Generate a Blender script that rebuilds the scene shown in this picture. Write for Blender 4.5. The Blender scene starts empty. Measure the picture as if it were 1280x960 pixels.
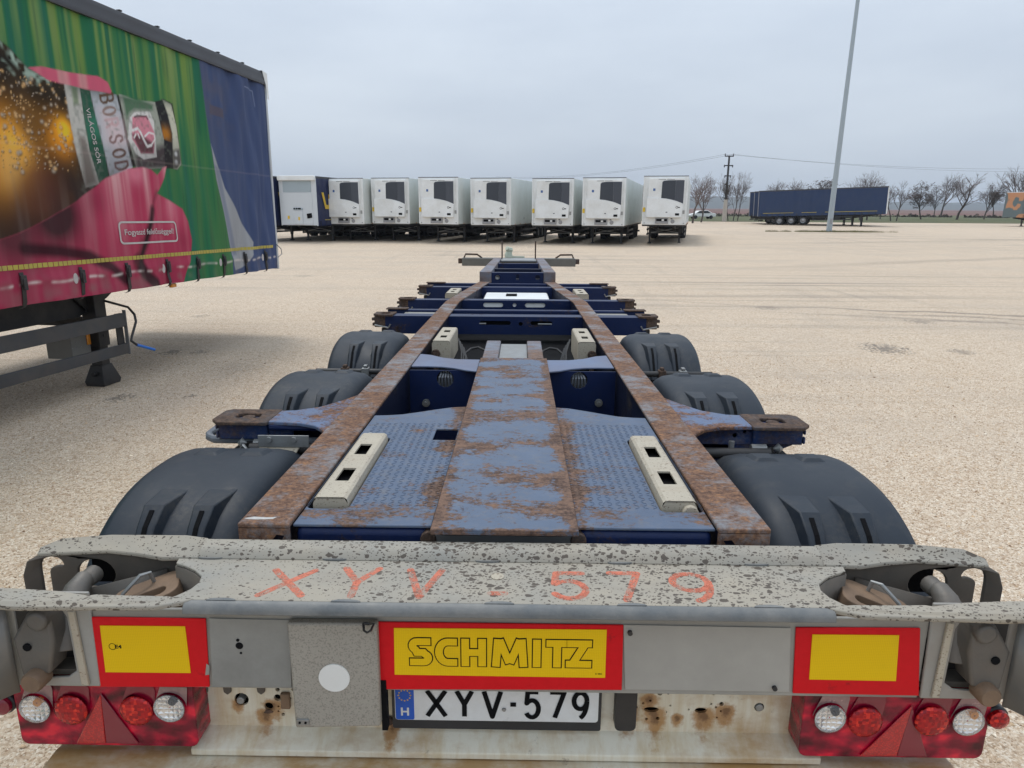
import bpy, bmesh, math, random
import numpy as np
from mathutils import Vector, Matrix
random.seed(7); rng = np.random.default_rng(7)
SC = bpy.context.scene; C = SC.collection
R = math.radians; PI = math.pi

# ------------------------------------------------------------------ camera
F = 850.0; H = 1.95; PITCH = math.atan(218/F); YAW = math.atan(10/F*math.cos(PITCH)); CX = 0.04; ROLL = R(0.38)
cam = bpy.data.cameras.new('camera'); camo = bpy.data.objects.new('camera', cam); C.objects.link(camo)
cam.sensor_fit = 'HORIZONTAL'; cam.sensor_width = 36.0; cam.lens = F/1280*36.0
cam.clip_start = 0.05; cam.clip_end = 20000
camo.location = (CX, 0, H)
camo.rotation_euler = (Matrix.Rotation(YAW, 3, 'Z') @ Matrix.Rotation(R(90)-PITCH, 3, 'X') @ Matrix.Rotation(ROLL, 3, 'Z')).to_euler()
SC.camera = camo

# ------------------------------------------------------------------ sky, sun, exposure
W = bpy.data.worlds.new('World'); SC.world = W; W.use_nodes = True
wn, wl = W.node_tree.nodes, W.node_tree.links
bg = wn['Background']
sky = wn.new('ShaderNodeTexSky'); sky.sky_type = 'NISHITA'; sky.sun_disc = False
SUN_EL, SUN_AZ = 66.0, 325.0
sky.sun_elevation = R(SUN_EL); sky.sun_rotation = R(SUN_AZ); sky.dust_density = 4.0
tc = wn.new('ShaderNodeTexCoord'); mp = wn.new('ShaderNodeMapping'); mp.inputs['Scale'].default_value = (1.2, 1.2, 4.5)
nz = wn.new('ShaderNodeTexNoise'); nz.inputs['Scale'].default_value = 1.6; nz.inputs['Detail'].default_value = 5; nz.inputs['Roughness'].default_value = .55
wl.new(tc.outputs['Generated'], mp.inputs['Vector']); wl.new(mp.outputs[0], nz.inputs['Vector'])
rp = wn.new('ShaderNodeValToRGB'); wl.new(nz.outputs['Fac'], rp.inputs[0])
rp.color_ramp.elements[0].position = .3; rp.color_ramp.elements[0].color = (.53, .605, .71, 1)
rp.color_ramp.elements[1].position = .72; rp.color_ramp.elements[1].color = (.66, .735, .825, 1)
sx = wn.new('ShaderNodeSeparateXYZ'); wl.new(tc.outputs['Generated'], sx.inputs[0])
mr = wn.new('ShaderNodeMapRange'); mr.inputs['From Min'].default_value = 0.0; mr.inputs['From Max'].default_value = .8
mr.inputs['To Min'].default_value = 9.4; mr.inputs['To Max'].default_value = 18.0
wl.new(sx.outputs['Z'], mr.inputs['Value'])
sc_ = wn.new('ShaderNodeVectorMath'); sc_.operation = 'SCALE'
wl.new(rp.outputs[0], sc_.inputs[0]); wl.new(mr.outputs[0], sc_.inputs['Scale'])
mx = wn.new('ShaderNodeMix'); mx.data_type = 'RGBA'; mx.inputs['Factor'].default_value = .95
wl.new(sky.outputs[0], mx.inputs['A']); wl.new(sc_.outputs[0], mx.inputs['B'])
wl.new(mx.outputs['Result'], bg.inputs['Color']); bg.inputs['Strength'].default_value = 0.1

sun = bpy.data.lights.new('sun', 'SUN'); sun.energy = 1.3; sun.angle = R(18); sun.color = (1, .96, .9)
suno = bpy.data.objects.new('sun', sun); C.objects.link(suno); suno.location = (0, 0, 60)
a, e = R(SUN_AZ), R(SUN_EL)
sd = Vector((math.sin(a)*math.cos(e), math.cos(a)*math.cos(e), math.sin(e)))
suno.rotation_euler = (-sd).to_track_quat('-Z', 'Y').to_euler()
vs = SC.view_settings; vs.view_transform = 'Standard'; vs.look = 'None'; vs.exposure = -0.02; vs.gamma = 1.0

# ------------------------------------------------------------------ measuring: a sight line of the camera against a plane
def ray(px, py):
    u, v = px-640, py-480; cr, sr = math.cos(ROLL), math.sin(ROLL); u, v = u*cr+v*sr, v*cr-u*sr
    x, y, z = u/F, 1.0, -v/F
    c, s = math.cos(PITCH), math.sin(PITCH); y, z = y*c+z*s, -y*s+z*c
    c, s = math.cos(YAW), math.sin(YAW); x, y = x*c-y*s, x*s+y*c
    return Vector((x, y, z))
EYE = Vector((CX, 0, H))
def sstep(t): t = min(1, max(0, t)); return t*t*(3-2*t)
def gz(y, x=0.0):                             # the yard dips below the white trailers and rises towards its far edge
    return gz0(y)-.17*sstep((y-20)/20)*sstep((14-x)/9)*sstep((75-y)/15)
def gz0(y):
    if y < 40: return 0.0
    if y < 73: return .0095*(y-40)
    if y < 130: return .3135+.006*(y-73)
    return .6555
def on_ground(px, py):
    r = ray(px, py); t = 1.0
    lo, hi = 1.0, 400.0
    for _ in range(60):
        m = (lo+hi)/2; p = EYE+r*(m/r.y)
        if p.z > gz(p.y, p.x): lo = m
        else: hi = m
    p = EYE+r*(lo/r.y); return Vector((p.x, p.y, gz(p.y, p.x)))
def at_y(px, py, Y):
    r = ray(px, py); return EYE+r*(Y/r.y)

# ------------------------------------------------------------------ mesh helpers
class MB:
    def __init__(s): s.v = []; s.f = []
    def add(s, v, f):
        n = len(s.v); s.v += [tuple(p) for p in v]; s.f += [tuple(i+n for i in q) for q in f]; return s
    def box(s, x0, x1, y0, y1, z0, z1, M=None):
        v = [(x, y, z) for x in (x0, x1) for y in (y0, y1) for z in (z0, z1)]
        if M is not None: v = [M @ Vector(p) for p in v]
        return s.add(v, [(0,1,3,2), (4,6,7,5), (0,4,5,1), (2,3,7,6), (0,2,6,4), (1,5,7,3)])
    def prism(s, poly, axis, a0, a1):
        n = len(poly)
        def P(p, a): return {'x': (a, p[0], p[1]), 'y': (p[0], a, p[1]), 'z': (p[0], p[1], a)}[axis]
        v = [P(p, a0) for p in poly]+[P(p, a1) for p in poly]
        return s.add(v, [tuple(range(n))[::-1], tuple(range(n, 2*n))]+[(i, (i+1) % n, n+(i+1) % n, n+i) for i in range(n)])
    def tube(s, pts, r, n=8, cap=True):
        pts = [Vector(p) for p in pts]; rs = r if isinstance(r, (list, tuple)) else [r]*len(pts)
        v, f = [], []; prev = None
        for i, p in enumerate(pts):
            d = (pts[min(i+1, len(pts)-1)]-pts[max(i-1, 0)]).normalized()
            if prev is None: u = d.orthogonal().normalized()
            else:
                u = prev-d*prev.dot(d)
                u = u.normalized() if u.length > 1e-6 else d.orthogonal().normalized()
            prev = u; w = d.cross(u)
            for k in range(n):
                a = 2*PI*k/n; v.append(p+(u*math.cos(a)+w*math.sin(a))*rs[i])
        for i in range(len(pts)-1):
            for k in range(n):
                f.append((i*n+k, i*n+(k+1) % n, (i+1)*n+(k+1) % n, (i+1)*n+k))
        if cap: f += [tuple(range(n))[::-1], tuple(range((len(pts)-1)*n, len(pts)*n))]
        return s.add(v, f)
    def cyl(s, p0, p1, r, n=16): return s.tube([p0, p1], r, n)
    def lathe(s, prof, c, axis='x', n=20, closed=False):
        v, f = [], []; m = len(prof)
        for k in range(n):
            a = 2*PI*k/n
            for (h, r) in prof:
                q = {'x': (h, r*math.cos(a), r*math.sin(a)), 'y': (r*math.cos(a), h, r*math.sin(a)), 'z': (r*math.cos(a), r*math.sin(a), h)}[axis]
                v.append((c[0]+q[0], c[1]+q[1], c[2]+q[2]))
        for k in range(n):
            for j in range(m-1 if not closed else m):
                f.append((k*m+j, k*m+(j+1) % m, ((k+1) % n)*m+(j+1) % m, ((k+1) % n)*m+j))
        return s.add(v, f)
    def plate(s, outer, holes, t, fn):
        """flat plate with holes; fn maps (u, v, w) -> xyz, w across the thickness 0..t"""
        cu = bpy.data.curves.new('outline', 'CURVE'); cu.dimensions = '2D'; cu.fill_mode = 'BOTH'; cu.extrude = t/2
        for lp in [outer]+list(holes):
            sp = cu.splines.new('POLY'); sp.points.add(len(lp)-1); sp.use_cyclic_u = True
            for k, p in enumerate(lp): sp.points[k].co = (p[0], p[1], 0, 1)
        ob = bpy.data.objects.new('outline', cu); me = bpy.data.meshes.new_from_object(ob)
        vv = [fn(q.co.x, q.co.y, q.co.z+t/2) for q in me.vertices]; ff = [tuple(p.vertices) for p in me.polygons]
        bpy.data.objects.remove(ob); bpy.data.curves.remove(cu); bpy.data.meshes.remove(me)
        return s.add(vv, ff)
    def build(s, name, m, parent=None, bevel=0, seg=2, smooth=35, merge=True, recalc=True):
        me = bpy.data.meshes.new(name); me.from_pydata(s.v, [], s.f)
        if recalc:
            bm = bmesh.new(); bm.from_mesh(me)
            if merge: bmesh.ops.remove_doubles(bm, verts=bm.verts, dist=1e-5)
            bmesh.ops.recalc_face_normals(bm, faces=bm.faces); bm.to_mesh(me); bm.free()
        if smooth:
            me.shade_smooth()
            me.set_sharp_from_angle(angle=R(smooth))
        if m: me.materials.append(m)
        o = bpy.data.objects.new(name, me); C.objects.link(o)
        if parent is not None: o.parent = parent
        if bevel:
            b = o.modifiers.new('bevel', 'BEVEL'); b.width = bevel; b.segments = seg; b.limit_method = 'ANGLE'; b.angle_limit = R(40)
            b.harden_normals = False
        return o
def ell(cx, cy, rx, ry=None, n=20, a0=0, a1=360):
    ry = rx if ry is None else ry; full = abs(a1-a0) >= 360
    return [(cx+rx*math.cos(R(a0+(a1-a0)*k/(n if full else n-1))), cy+ry*math.sin(R(a0+(a1-a0)*k/(n if full else n-1)))) for k in range(n)]
def rrect(x0, x1, y0, y1, r, n=4):
    p = []
    for cx, cy, a in ((x1-r, y1-r, 0), (x0+r, y1-r, 90), (x0+r, y0+r, 180), (x1-r, y0+r, 270)):
        p += [(cx+r*math.cos(R(a+90*k/n)), cy+r*math.sin(R(a+90*k/n))) for k in range(n+1)]
    return p
def text2d(s, size=1.0, bold=0.0, sx=1.0, space=1.0):
    cu = bpy.data.curves.new('t', 'FONT'); cu.body = s; cu.size = size; cu.offset = bold; cu.align_x = 'CENTER'; cu.align_y = 'CENTER'; cu.space_character = space
    ob = bpy.data.objects.new('t', cu); me = bpy.data.meshes.new_from_object(ob)
    v = [(q.co.x*sx, q.co.y) for q in me.vertices]; f = [tuple(p.vertices) for p in me.polygons]
    bpy.data.objects.remove(ob); bpy.data.curves.remove(cu); bpy.data.meshes.remove(me)
    return v, f
def text_fit(s, w, h, bold=0.0, space=1.0):
    v, f = text2d(s, 1.0, bold, 1.0, space)
    xs = [p[0] for p in v]; ys = [p[1] for p in v]
    kx, ky = w/(max(xs)-min(xs)), h/(max(ys)-min(ys)); mx_, my_ = (max(xs)+min(xs))/2, (max(ys)+min(ys))/2
    return [((p[0]-mx_)*kx, (p[1]-my_)*ky) for p in v], f
def tag(o, label=None, cat=None, group=None, kind=None):
    if label: o['label'] = label
    if cat: o['category'] = cat
    if group: o['group'] = group
    if kind: o['kind'] = kind
    return o
def empty(name, loc, rot=(0, 0, 0)):
    o = bpy.data.objects.new(name, None); C.objects.link(o); o.location = loc; o.rotation_euler = rot; o.empty_display_size = .3; return o
KIDS = {}
def copy_tree(o, parent=None):
    c = o.copy(); C.objects.link(c); c.parent = parent
    for ch in o.children: copy_tree(ch, c)
    return c

# ------------------------------------------------------------------ materials
class N:
    def __init__(s, name, rough=.6, metal=0.0, spec=.5):
        s.m = bpy.data.materials.new(name); s.m.use_nodes = True; s.t = s.m.node_tree; s.n = s.t.nodes; s.l = s.t.links
        s.p = s.n['Principled BSDF']; s.p.inputs['Roughness'].default_value = rough; s.p.inputs['Metallic'].default_value = metal
        s.p.inputs['Specular IOR Level'].default_value = spec
        s.c = s.n.new('ShaderNodeTexCoord')
    def co(s, scale=(1, 1, 1), rot=(0, 0, 0), loc=(0, 0, 0)):
        q = s.n.new('ShaderNodeMapping'); q.inputs['Scale'].default_value = scale; q.inputs['Rotation'].default_value = rot; q.inputs['Location'].default_value = loc
        s.l.new(s.c.outputs['Object'], q.inputs[0]); return q.outputs[0]
    def noise(s, vec, scale=5, detail=4, rough=.6, dist=0.0):
        q = s.n.new('ShaderNodeTexNoise'); q.inputs['Scale'].default_value = scale; q.inputs['Detail'].default_value = detail
        q.inputs['Roughness'].default_value = rough; q.inputs['Distortion'].default_value = dist; s.l.new(vec, q.inputs['Vector']); return q.outputs['Fac']
    def vor(s, vec, scale=10, out='Distance', feat='F1', rand=1.0):
        q = s.n.new('ShaderNodeTexVoronoi'); q.feature = feat; q.inputs['Scale'].default_value = scale; q.inputs['Randomness'].default_value = rand
        s.l.new(vec, q.inputs['Vector']); return q.outputs[out]
    def ramp(s, fac, stops, interp='LINEAR'):
        q = s.n.new('ShaderNodeValToRGB'); q.color_ramp.interpolation = interp; el = q.color_ramp.elements
        while len(el) < len(stops): el.new(.5)
        for k, (p, c) in enumerate(stops):
            el[k].position = p; el[k].color = (c, c, c, 1) if isinstance(c, (int, float)) else (*c, 1)
        s.l.new(fac, q.inputs[0]); return q.outputs[0]
    def math(s, op, a, b=0.0, c=None, clamp=False):
        q = s.n.new('ShaderNodeMath'); q.operation = op; q.use_clamp = clamp
        for k, x in enumerate((a, b, c)):
            if x is None: continue
            if isinstance(x, (int, float)): q.inputs[k].default_value = x
            else: s.l.new(x, q.inputs[k])
        return q.outputs[0]
    def mix(s, fac, a, b, blend='MIX'):
        q = s.n.new('ShaderNodeMix'); q.data_type = 'RGBA'; q.blend_type = blend
        for nm, x in (('Factor', fac), ('A', a), ('B', b)):
            if isinstance(x, (int, float)):
                q.inputs[nm].default_value = x if nm == 'Factor' else (x, x, x, 1)
            elif isinstance(x, tuple): q.inputs[nm].default_value = (*x, 1)
            else: s.l.new(x, q.inputs[nm])
        return q.outputs['Result']
    def xyz(s, vec):
        q = s.n.new('ShaderNodeSeparateXYZ'); s.l.new(vec, q.inputs[0]); return q.outputs
    def set(s, **k):
        nm = {'col': 'Base Color', 'rough': 'Roughness', 'metal': 'Metallic', 'trans': 'Transmission Weight', 'coat': 'Coat Weight', 'alpha': 'Alpha', 'ior': 'IOR', 'coat_rough': 'Coat Roughness'}
        for a, x in k.items():
            i = s.p.inputs[nm[a]]
            if isinstance(x, (int, float)): i.default_value = x
            elif isinstance(x, tuple): i.default_value = (*x, 1)
            else: s.l.new(x, i)
        return s
    def bump(s, h, strength=.3, dist=.01):
        q = s.n.new('ShaderNodeBump'); q.inputs['Strength'].default_value = strength; q.inputs['Distance'].default_value = dist
        s.l.new(h, q.inputs['Height']); s.l.new(q.outputs[0], s.p.inputs['Normal']); return s

def plain(name, col, rough=.5, metal=0.0, var=.18, scale=6, coat=0, dirt=None, dirt_amt=.3, bump=0, vary=False):
    g = N(name, rough, metal); v = g.co()
    if vary:                                                         # every copy carries its own dirt
        oi = g.n.new('ShaderNodeObjectInfo'); ad = g.n.new('ShaderNodeVectorMath'); ad.operation = 'ADD'; g.l.new(v, ad.inputs[0]); g.l.new(g.math('MULTIPLY', oi.outputs['Random'], 60.0), ad.inputs[1]); v = ad.outputs[0]
    f = g.noise(v, scale, 5, .6)
    c = g.mix(f, tuple(x*(1-var) for x in col), tuple(min(1, x*(1+var)) for x in col))
    if dirt:
        d = g.noise(v, scale*.6, 7, .7); c = g.mix(g.ramp(d, [(.5-dirt_amt*.3, 0.0), (.75, dirt_amt)]), c, dirt)
    g.set(col=c, rough=g.ramp(f, [(.3, max(.05, rough-.1)), (.7, min(1, rough+.12))]), coat=coat)
    if bump: g.bump(g.noise(v, scale*8, 4, .6), bump, .004)
    return g.m

def rusty(name, paint, amt=.5, bands=(1, 1, 1), scale=5.0, rust=((.055, .03, .022), (.16, .085, .055), (.30, .15, .075)), soft=.05, rough=.55, mean_band=None, fine_amt=.34, dirt=(.22, .19, .16), edge=None):
    """paint worn away to rust in blotches; bands stretches the blotches; amt = share of rust"""
    g = N(name, rough, 0, .25); v = g.co(bands); v1 = g.co()
    big = g.noise(v, scale, 9, .72, .25); fine = g.noise(g.co((.9, 1.05, 1)), 62, 5, .75); mid = g.noise(v1, 2.2, 3, .5)
    k = g.math('ADD', big, g.math('MULTIPLY', g.math('SUBTRACT', fine, .5), fine_amt))
    k = g.math('ADD', k, g.math('MULTIPLY', g.math('SUBTRACT', mid, .5), .35))
    if mean_band:
        y = g.xyz(v1)[1]; wb = g.math('MULTIPLY', g.noise(g.co((.6, 1.4, 1)), 1.6, 3, .6), 9.0)
        wv = g.math('SINE', g.math('ADD', g.math('MULTIPLY', y, 2*PI/mean_band), wb))
        k = g.math('MULTIPLY_ADD', wv, .06, k)
    if edge:                                                         # worn along the plate's own seams
        xa = g.math('ABSOLUTE', g.xyz(v1)[0])
        e1 = g.math('SUBTRACT', 1.0, g.math('DIVIDE', g.math('ABSOLUTE', g.math('SUBTRACT', xa, edge[0])), edge[1]), clamp=True)
        e2 = g.math('SUBTRACT', 1.0, g.math('DIVIDE', g.math('ABSOLUTE', g.math('SUBTRACT', g.xyz(v1)[1], edge[2])), edge[3]), clamp=True)
        k = g.math('MULTIPLY_ADD', g.math('MAXIMUM', e1, e2), .17, k)
    t = .5+(.5-amt)*.42
    mask = g.ramp(k, [(max(0, t-soft), 0.0), (min(1, t+soft), 1.0)])
    rn = g.math('ADD', g.math('MULTIPLY', g.noise(g.co(bands), scale*4, 6, .75), .5), g.math('MULTIPLY', g.noise(g.co((.9, 1.1, 1)), 85, 5, .75), .5))
    rc = g.ramp(rn, [(.38, rust[0]), (.47, tuple((a_+b_)/2 for a_, b_ in zip(rust[0], rust[1]))), (.52, rust[1]), (.62, rust[2])])
    pv = g.mix(g.noise(v1, 9, 5, .6), tuple(x*.78 for x in paint), tuple(x*1.2 for x in paint))
    pv = g.mix(g.ramp(g.noise(v1, 25, 6, .75), [(.5, 0.0), (.75, .45)]), pv, dirt)
    g.set(col=g.mix(mask, pv, rc), rough=g.mix(mask, rough, .92))
    g.bump(g.math('ADD', g.math('MULTIPLY', mask, .6), fine), .35, .003)
    return g.m

M = {}
M['rail'] = rusty('rusty_rail_top', (.20, .20, .212), .64, (.95, 1.1, 1), 6.5, rust=((.070, .040, .030), (.185, .105, .07), (.32, .165, .08)), soft=.09, fine_amt=.42)
M['rail_far'] = rusty('rusty_neck_rail', (.17, .19, .235), .45, (.9, 1.1, 1), 5, soft=.14, rust=((.10, .07, .055), (.19, .125, .095), (.28, .165, .10)))
M['deck'] = rusty('worn_blue_deck', (.108, .142, .205), .36, (.8, 1.25, 1), 4.6, rust=((.055, .036, .030), (.165, .104, .078), (.245, .145, .095)), soft=.035, mean_band=.31, fine_amt=.5, edge=(.195, .05, 1.62, .02))
M['checker'] = rusty('worn_blue_tread_plate', (.096, .128, .19), .20, (.8, 1.2, 1), 4.5, rust=((.055, .036, .03), (.155, .098, .072), (.23, .13, .085)), soft=.04, fine_amt=.5, edge=(.215, .055, 1.74, .10))
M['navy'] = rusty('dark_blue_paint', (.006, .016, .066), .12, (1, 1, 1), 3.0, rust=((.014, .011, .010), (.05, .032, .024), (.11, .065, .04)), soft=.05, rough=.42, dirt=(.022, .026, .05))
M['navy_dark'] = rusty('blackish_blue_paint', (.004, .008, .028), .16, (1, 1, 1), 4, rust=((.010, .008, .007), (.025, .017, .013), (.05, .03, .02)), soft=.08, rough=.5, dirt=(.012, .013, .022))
M['casting'] = rusty('rusty_brown_casting', (.06, .055, .06), .72, (1, 1, 1), 7, rust=((.04, .028, .022), (.10, .066, .05), (.17, .105, .07)), soft=.1, rough=.6)
M['black_steel'] = plain('black_steel', (.018, .018, .02), .55, 0, .35, 8, dirt=(.09, .075, .06), dirt_amt=.35)
M['guard'] = None
g = N('grey_black_plastic', .55, 0, .35); v = g.co(); f = g.noise(v, 3.5, 6, .65); sp = g.vor(v, 55)
c = g.mix(f, (.011, .016, .024), (.022, .031, .044)); c = g.mix(g.ramp(g.noise(v, 12, 7, .75), [(.52, 0.0), (.8, .30)]), c, (.085, .078, .068))
c = g.mix(g.ramp(sp, [(.06, .5), (.11, 0.0)]), c, (.02, .018, .016)); c = g.mix(g.math('MULTIPLY', g.ramp(g.noise(v, 2.1, 5, .7), [(.52, 0.0), (.74, .30)]), g.ramp(g.noise(v, 48, 5, .75), [(.40, .1), (.62, 1.0)])), c, (.15, .13, .10)); sp3 = g.vor(v, 150); c = g.mix(g.ramp(g.math('ADD', sp3, g.math('MULTIPLY', g.noise(v, 4, 3, .6), .45)), [(.22, .55), (.27, 0.0)]), c, (.20, .175, .14))
g.set(col=c, rough=g.ramp(f, [(.3, .46), (.7, .66)])).bump(g.noise(v, 180, 3, .6), .12, .002); M['guard'] = g.m
M['matt'] = plain('matt_black_gap_shade', (.006, .006, .007), .95, 0, .4, 6); M['matt'].node_tree.nodes['Principled BSDF'].inputs['Specular IOR Level'].default_value = .15  # dead black, the colour of shade in the open frame
M['rubber'] = plain('tyre_rubber', (.016, .016, .017), .8, 0, .3, 12)
M['rim'] = plain('grey_wheel_rim', (.32, .32, .33), .45, .6, .2, 8)
def speckled(name, a, b, dens=.92, sc=1.0, cover=1.0, dark=((.045, .038, .032), (.125, .10, .078)), stain=(.27, .235, .19)):
    """paint chipped to dark flecks of many sizes, stretched along x"""
    g = N(name, .62); v = g.co()
    c = g.mix(g.ramp(g.noise(v, 2.6, 6, .65), [(.3, 0.0), (.7, 1.0)]), a, b)
    c = g.mix(g.ramp(g.noise(g.co((.6, 3, 3)), 7, 7, .72), [(.48, 0.0), (.75, .6)]), c, stain)
    d = g.noise(v, 3.0, 3, .6); tot = None
    wob = g.n.new('ShaderNodeVectorMath'); wob.operation = 'ADD'; g.l.new(g.co((.66, 1, 1), (0, 0, R(12))), wob.inputs[0])
    wn_ = g.n.new('ShaderNodeTexNoise'); wn_.inputs['Scale'].default_value = 55*sc; wn_.inputs['Detail'].default_value = 4; g.l.new(v, wn_.inputs['Vector'])
    ws = g.n.new('ShaderNodeVectorMath'); ws.operation = 'SCALE'; ws.inputs['Scale'].default_value = .010/sc; g.l.new(wn_.outputs['Color'], ws.inputs[0]); g.l.new(ws.outputs[0], wob.inputs[1])
    for scale, lo, top in ((58*sc, .46, .38), (92*sc, .36, .42), (150*sc, .40, .42), (250*sc, .5, .42)):
        q = g.n.new('ShaderNodeTexVoronoi'); q.inputs['Scale'].default_value = scale; g.l.new(wob.outputs[0], q.inputs['Vector'])
        sep = g.n.new('ShaderNodeSeparateColor'); g.l.new(q.outputs['Color'], sep.inputs[0])
        size = g.math('MULTIPLY', g.ramp(sep.outputs[0], [(lo, 0.0), (1.0, top)]), g.ramp(d, [(.3, .55*cover), (.6, 1.2*cover)]))
        m = g.ramp(g.math('SUBTRACT', size, q.outputs['Distance']), [(0.0, 0.0), (.04, 1.0)])
        tot = m if tot is None else g.math('MAXIMUM', tot, m)
    c = g.mix(g.math('MULTIPLY', tot, dens), c, g.mix(g.noise(v, 30, 4, .6), *dark))
    g.set(col=c).bump(g.math('MULTIPLY', tot, -1.0), .25, .0015); return g.m
M['bar'] = speckled('speckled_grey_steel', (.375, .325, .25), (.255, .25, .225), cover=1.10, dark=((.030, .022, .017), (.095, .070, .050)))
M['sandy'] = speckled('sandy_white_steel', (.47, .415, .32), (.40, .355, .28), .75, 1.5, .8, ((.12, .08, .055), (.20, .14, .10)), (.36, .29, .21))
M['bar_edge'] = plain('scuffed_zinc_edge', (.12, .13, .135), .55, .1, .4, 14, dirt=(.33, .31, .275), dirt_amt=.55, bump=.2)
M['face'] = plain('dull_grey_panel', (.33, .32, .285), .5, 0, .13, 3, dirt=(.11, .10, .09), dirt_amt=.6, bump=.08)
g = N('stippled_grey_cover', .7); v = g.co(); c = g.mix(g.noise(v, 5, 4, .6), (.29, .27, .23), (.36, .335, .29))
c = g.mix(g.math('MULTIPLY', g.ramp(g.noise(v, 260, 2, .6), [(.52, 0.0), (.62, .6)]), 1.0), c, (.16, .145, .125)); g.set(col=c).bump(g.noise(v, 240, 2, .5), .3, .002); M['cover'] = g.m
g = N('rust_stained_white_paint', .5); v = g.co(); st = g.noise(g.co((9, 3, 1.1)), 2.2, 6, .65); sp = g.noise(g.co((1.3, 2, 2)), 3.2, 6, .65)
c = g.mix(g.noise(v, 5, 4, .6), (.62, .575, .46), (.74, .70, .59))
c = g.mix(g.ramp(st, [(.46, 0.0), (.72, .7)]), c, (.50, .36, .17)); c = g.mix(g.ramp(sp, [(.47, 0.0), (.68, .7)]), c, (.38, .215, .075))
x_, y_, z_ = g.xyz(v); tot = None; nd = g.noise(v, 38, 5, .7); low = g.math('LESS_THAN', z_, .602); lown = g.noise(g.co((1.0, 2, 3)), 4.2, 6, .65); c = g.mix(g.math('MULTIPLY', low, g.ramp(lown, [(.40, 0.0), (.60, .85)])), c, (.40, .225, .07))                  # rust bleeding from the holes and seams, and running down
for px_h, pz_h, r_h in ((.40, .70, .06), (.53, .70, .055), (.385, .745, .045), (-.60, .71, .05), (-.62, .685, .045), (-.69, .715, .03), (-.79, .70, .04), (.33, .71, .06), (.585, .715, .05), (.78, .69, .05), (-.285, .66, .04), (.46, .69, .03)):
    dx = g.math('ABSOLUTE', g.math('SUBTRACT', x_, px_h)); dz = g.math('SUBTRACT', z_, pz_h)
    dzz = g.math('ADD', g.math('MULTIPLY', g.math('MAXIMUM', dz, 0.0), 1.3), g.math('MULTIPLY', g.math('MAXIMUM', g.math('MULTIPLY', dz, -1.0), 0.0), .55))
    d_ = g.math('SQRT', g.math('ADD', g.math('MULTIPLY', dx, dx), g.math('MULTIPLY', dzz, dzz))); m_ = g.math('SUBTRACT', 1.0, g.math('DIVIDE', d_, r_h*.8), clamp=True)
    tot = m_ if tot is None else g.math('MAXIMUM', tot, m_)
k_ = g.math('ADD', tot, g.math('MULTIPLY', g.math('SUBTRACT', nd, .5), 1.1)); k_ = g.math('MULTIPLY', k_, g.math('GREATER_THAN', tot, .001))
c = g.mix(g.ramp(k_, [(.18, 0.0), (.5, .85)]), c, (.36, .175, .05)); c = g.mix(g.ramp(k_, [(.6, 0.0), (.85, .8)]), c, (.13, .06, .025))
c = g.mix(g.ramp(g.noise(v, 17, 7, .75), [(.62, 0.0), (.74, .8)]), c, (.10, .055, .03)); g.set(col=c).bump(st, .1, .003); M['stained'] = g.m
M['zinc'] = plain('galvanised_steel', (.30, .31, .31), .42, .55, .25, 14, dirt=(.17, .14, .11), dirt_amt=.5, bump=.1)
M['pocket'] = plain('dirty_pocket_steel', (.085, .078, .068), .6, .1, .3, 9, dirt=(.20, .15, .11), dirt_amt=.5, bump=.15)
M['brownpart'] = plain('rust_brown_sleeve', (.24, .155, .095), .7, 0, .4, 14, dirt=(.085, .055, .038), dirt_amt=.8, bump=.2)
g = N('red_reflective_sheet', .45, 0, .2); v = g.co(); c = g.mix(g.noise(v, 60, 3, .6), (.56, .003, .008), (.68, .006, .014)); c = g.mix(g.ramp(g.noise(v, 9, 7, .7), [(.63, 0.0), (.72, .7)]), c, (.14, .01, .012)); g.set(col=c); M['red'] = g.m
g = N('yellow_reflective_sheet', .45, 0, .2); v = g.co((1, 1, 1), (0, R(45), 0)); wv = g.n.new('ShaderNodeTexChecker'); wv.inputs['Scale'].default_value = 330; g.l.new(v, wv.inputs['Vector'])
c = g.mix(wv.outputs['Fac'], (.76, .475, .002), (.82, .53, .004)); c = g.mix(g.ramp(g.noise(g.co(), 5, 5, .6), [(.55, 0.0), (.85, .35)]), c, (.42, .28, .02)); g.set(col=c); M['yellow'] = g.m
M['ink'] = plain('black_ink', (.008, .008, .009), .95, 0, .1); M['ink'].node_tree.nodes['Principled BSDF'].inputs['Specular IOR Level'].default_value = .1
M['plate_white'] = plain('white_plate_sheet', (.70, .72, .73), .35, 0, .05, 20, dirt=(.5, .48, .43), dirt_amt=.4)
M['plate_blue'] = plain('blue_plate_band', (.005, .09, .50), .35, 0, .08)
M['white'] = plain('white_paint', (.80, .815, .81), .42, 0, .06, 2, dirt=(.50, .48, .42), dirt_amt=.5, vary=True)
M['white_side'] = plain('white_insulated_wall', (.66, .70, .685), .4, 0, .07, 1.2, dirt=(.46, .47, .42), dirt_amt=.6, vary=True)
M['blackplastic'] = plain('black_plastic', (.022, .024, .028), .4, 0, .2, 10)
g = N('orange_spray_paint', .75); v = g.co(); c = g.mix(g.noise(v, 40, 4, .6), (.56, .13, .075), (.68, .23, .14))
g.set(col=c, alpha=g.math('MULTIPLY', g.ramp(g.noise(v, 95, 5, .75), [(.36, 0.05), (.52, .92)]), g.ramp(g.noise(v, 26, 4, .7), [(.36, .25), (.55, 1.0)]))); M['spray'] = g.m
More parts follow.
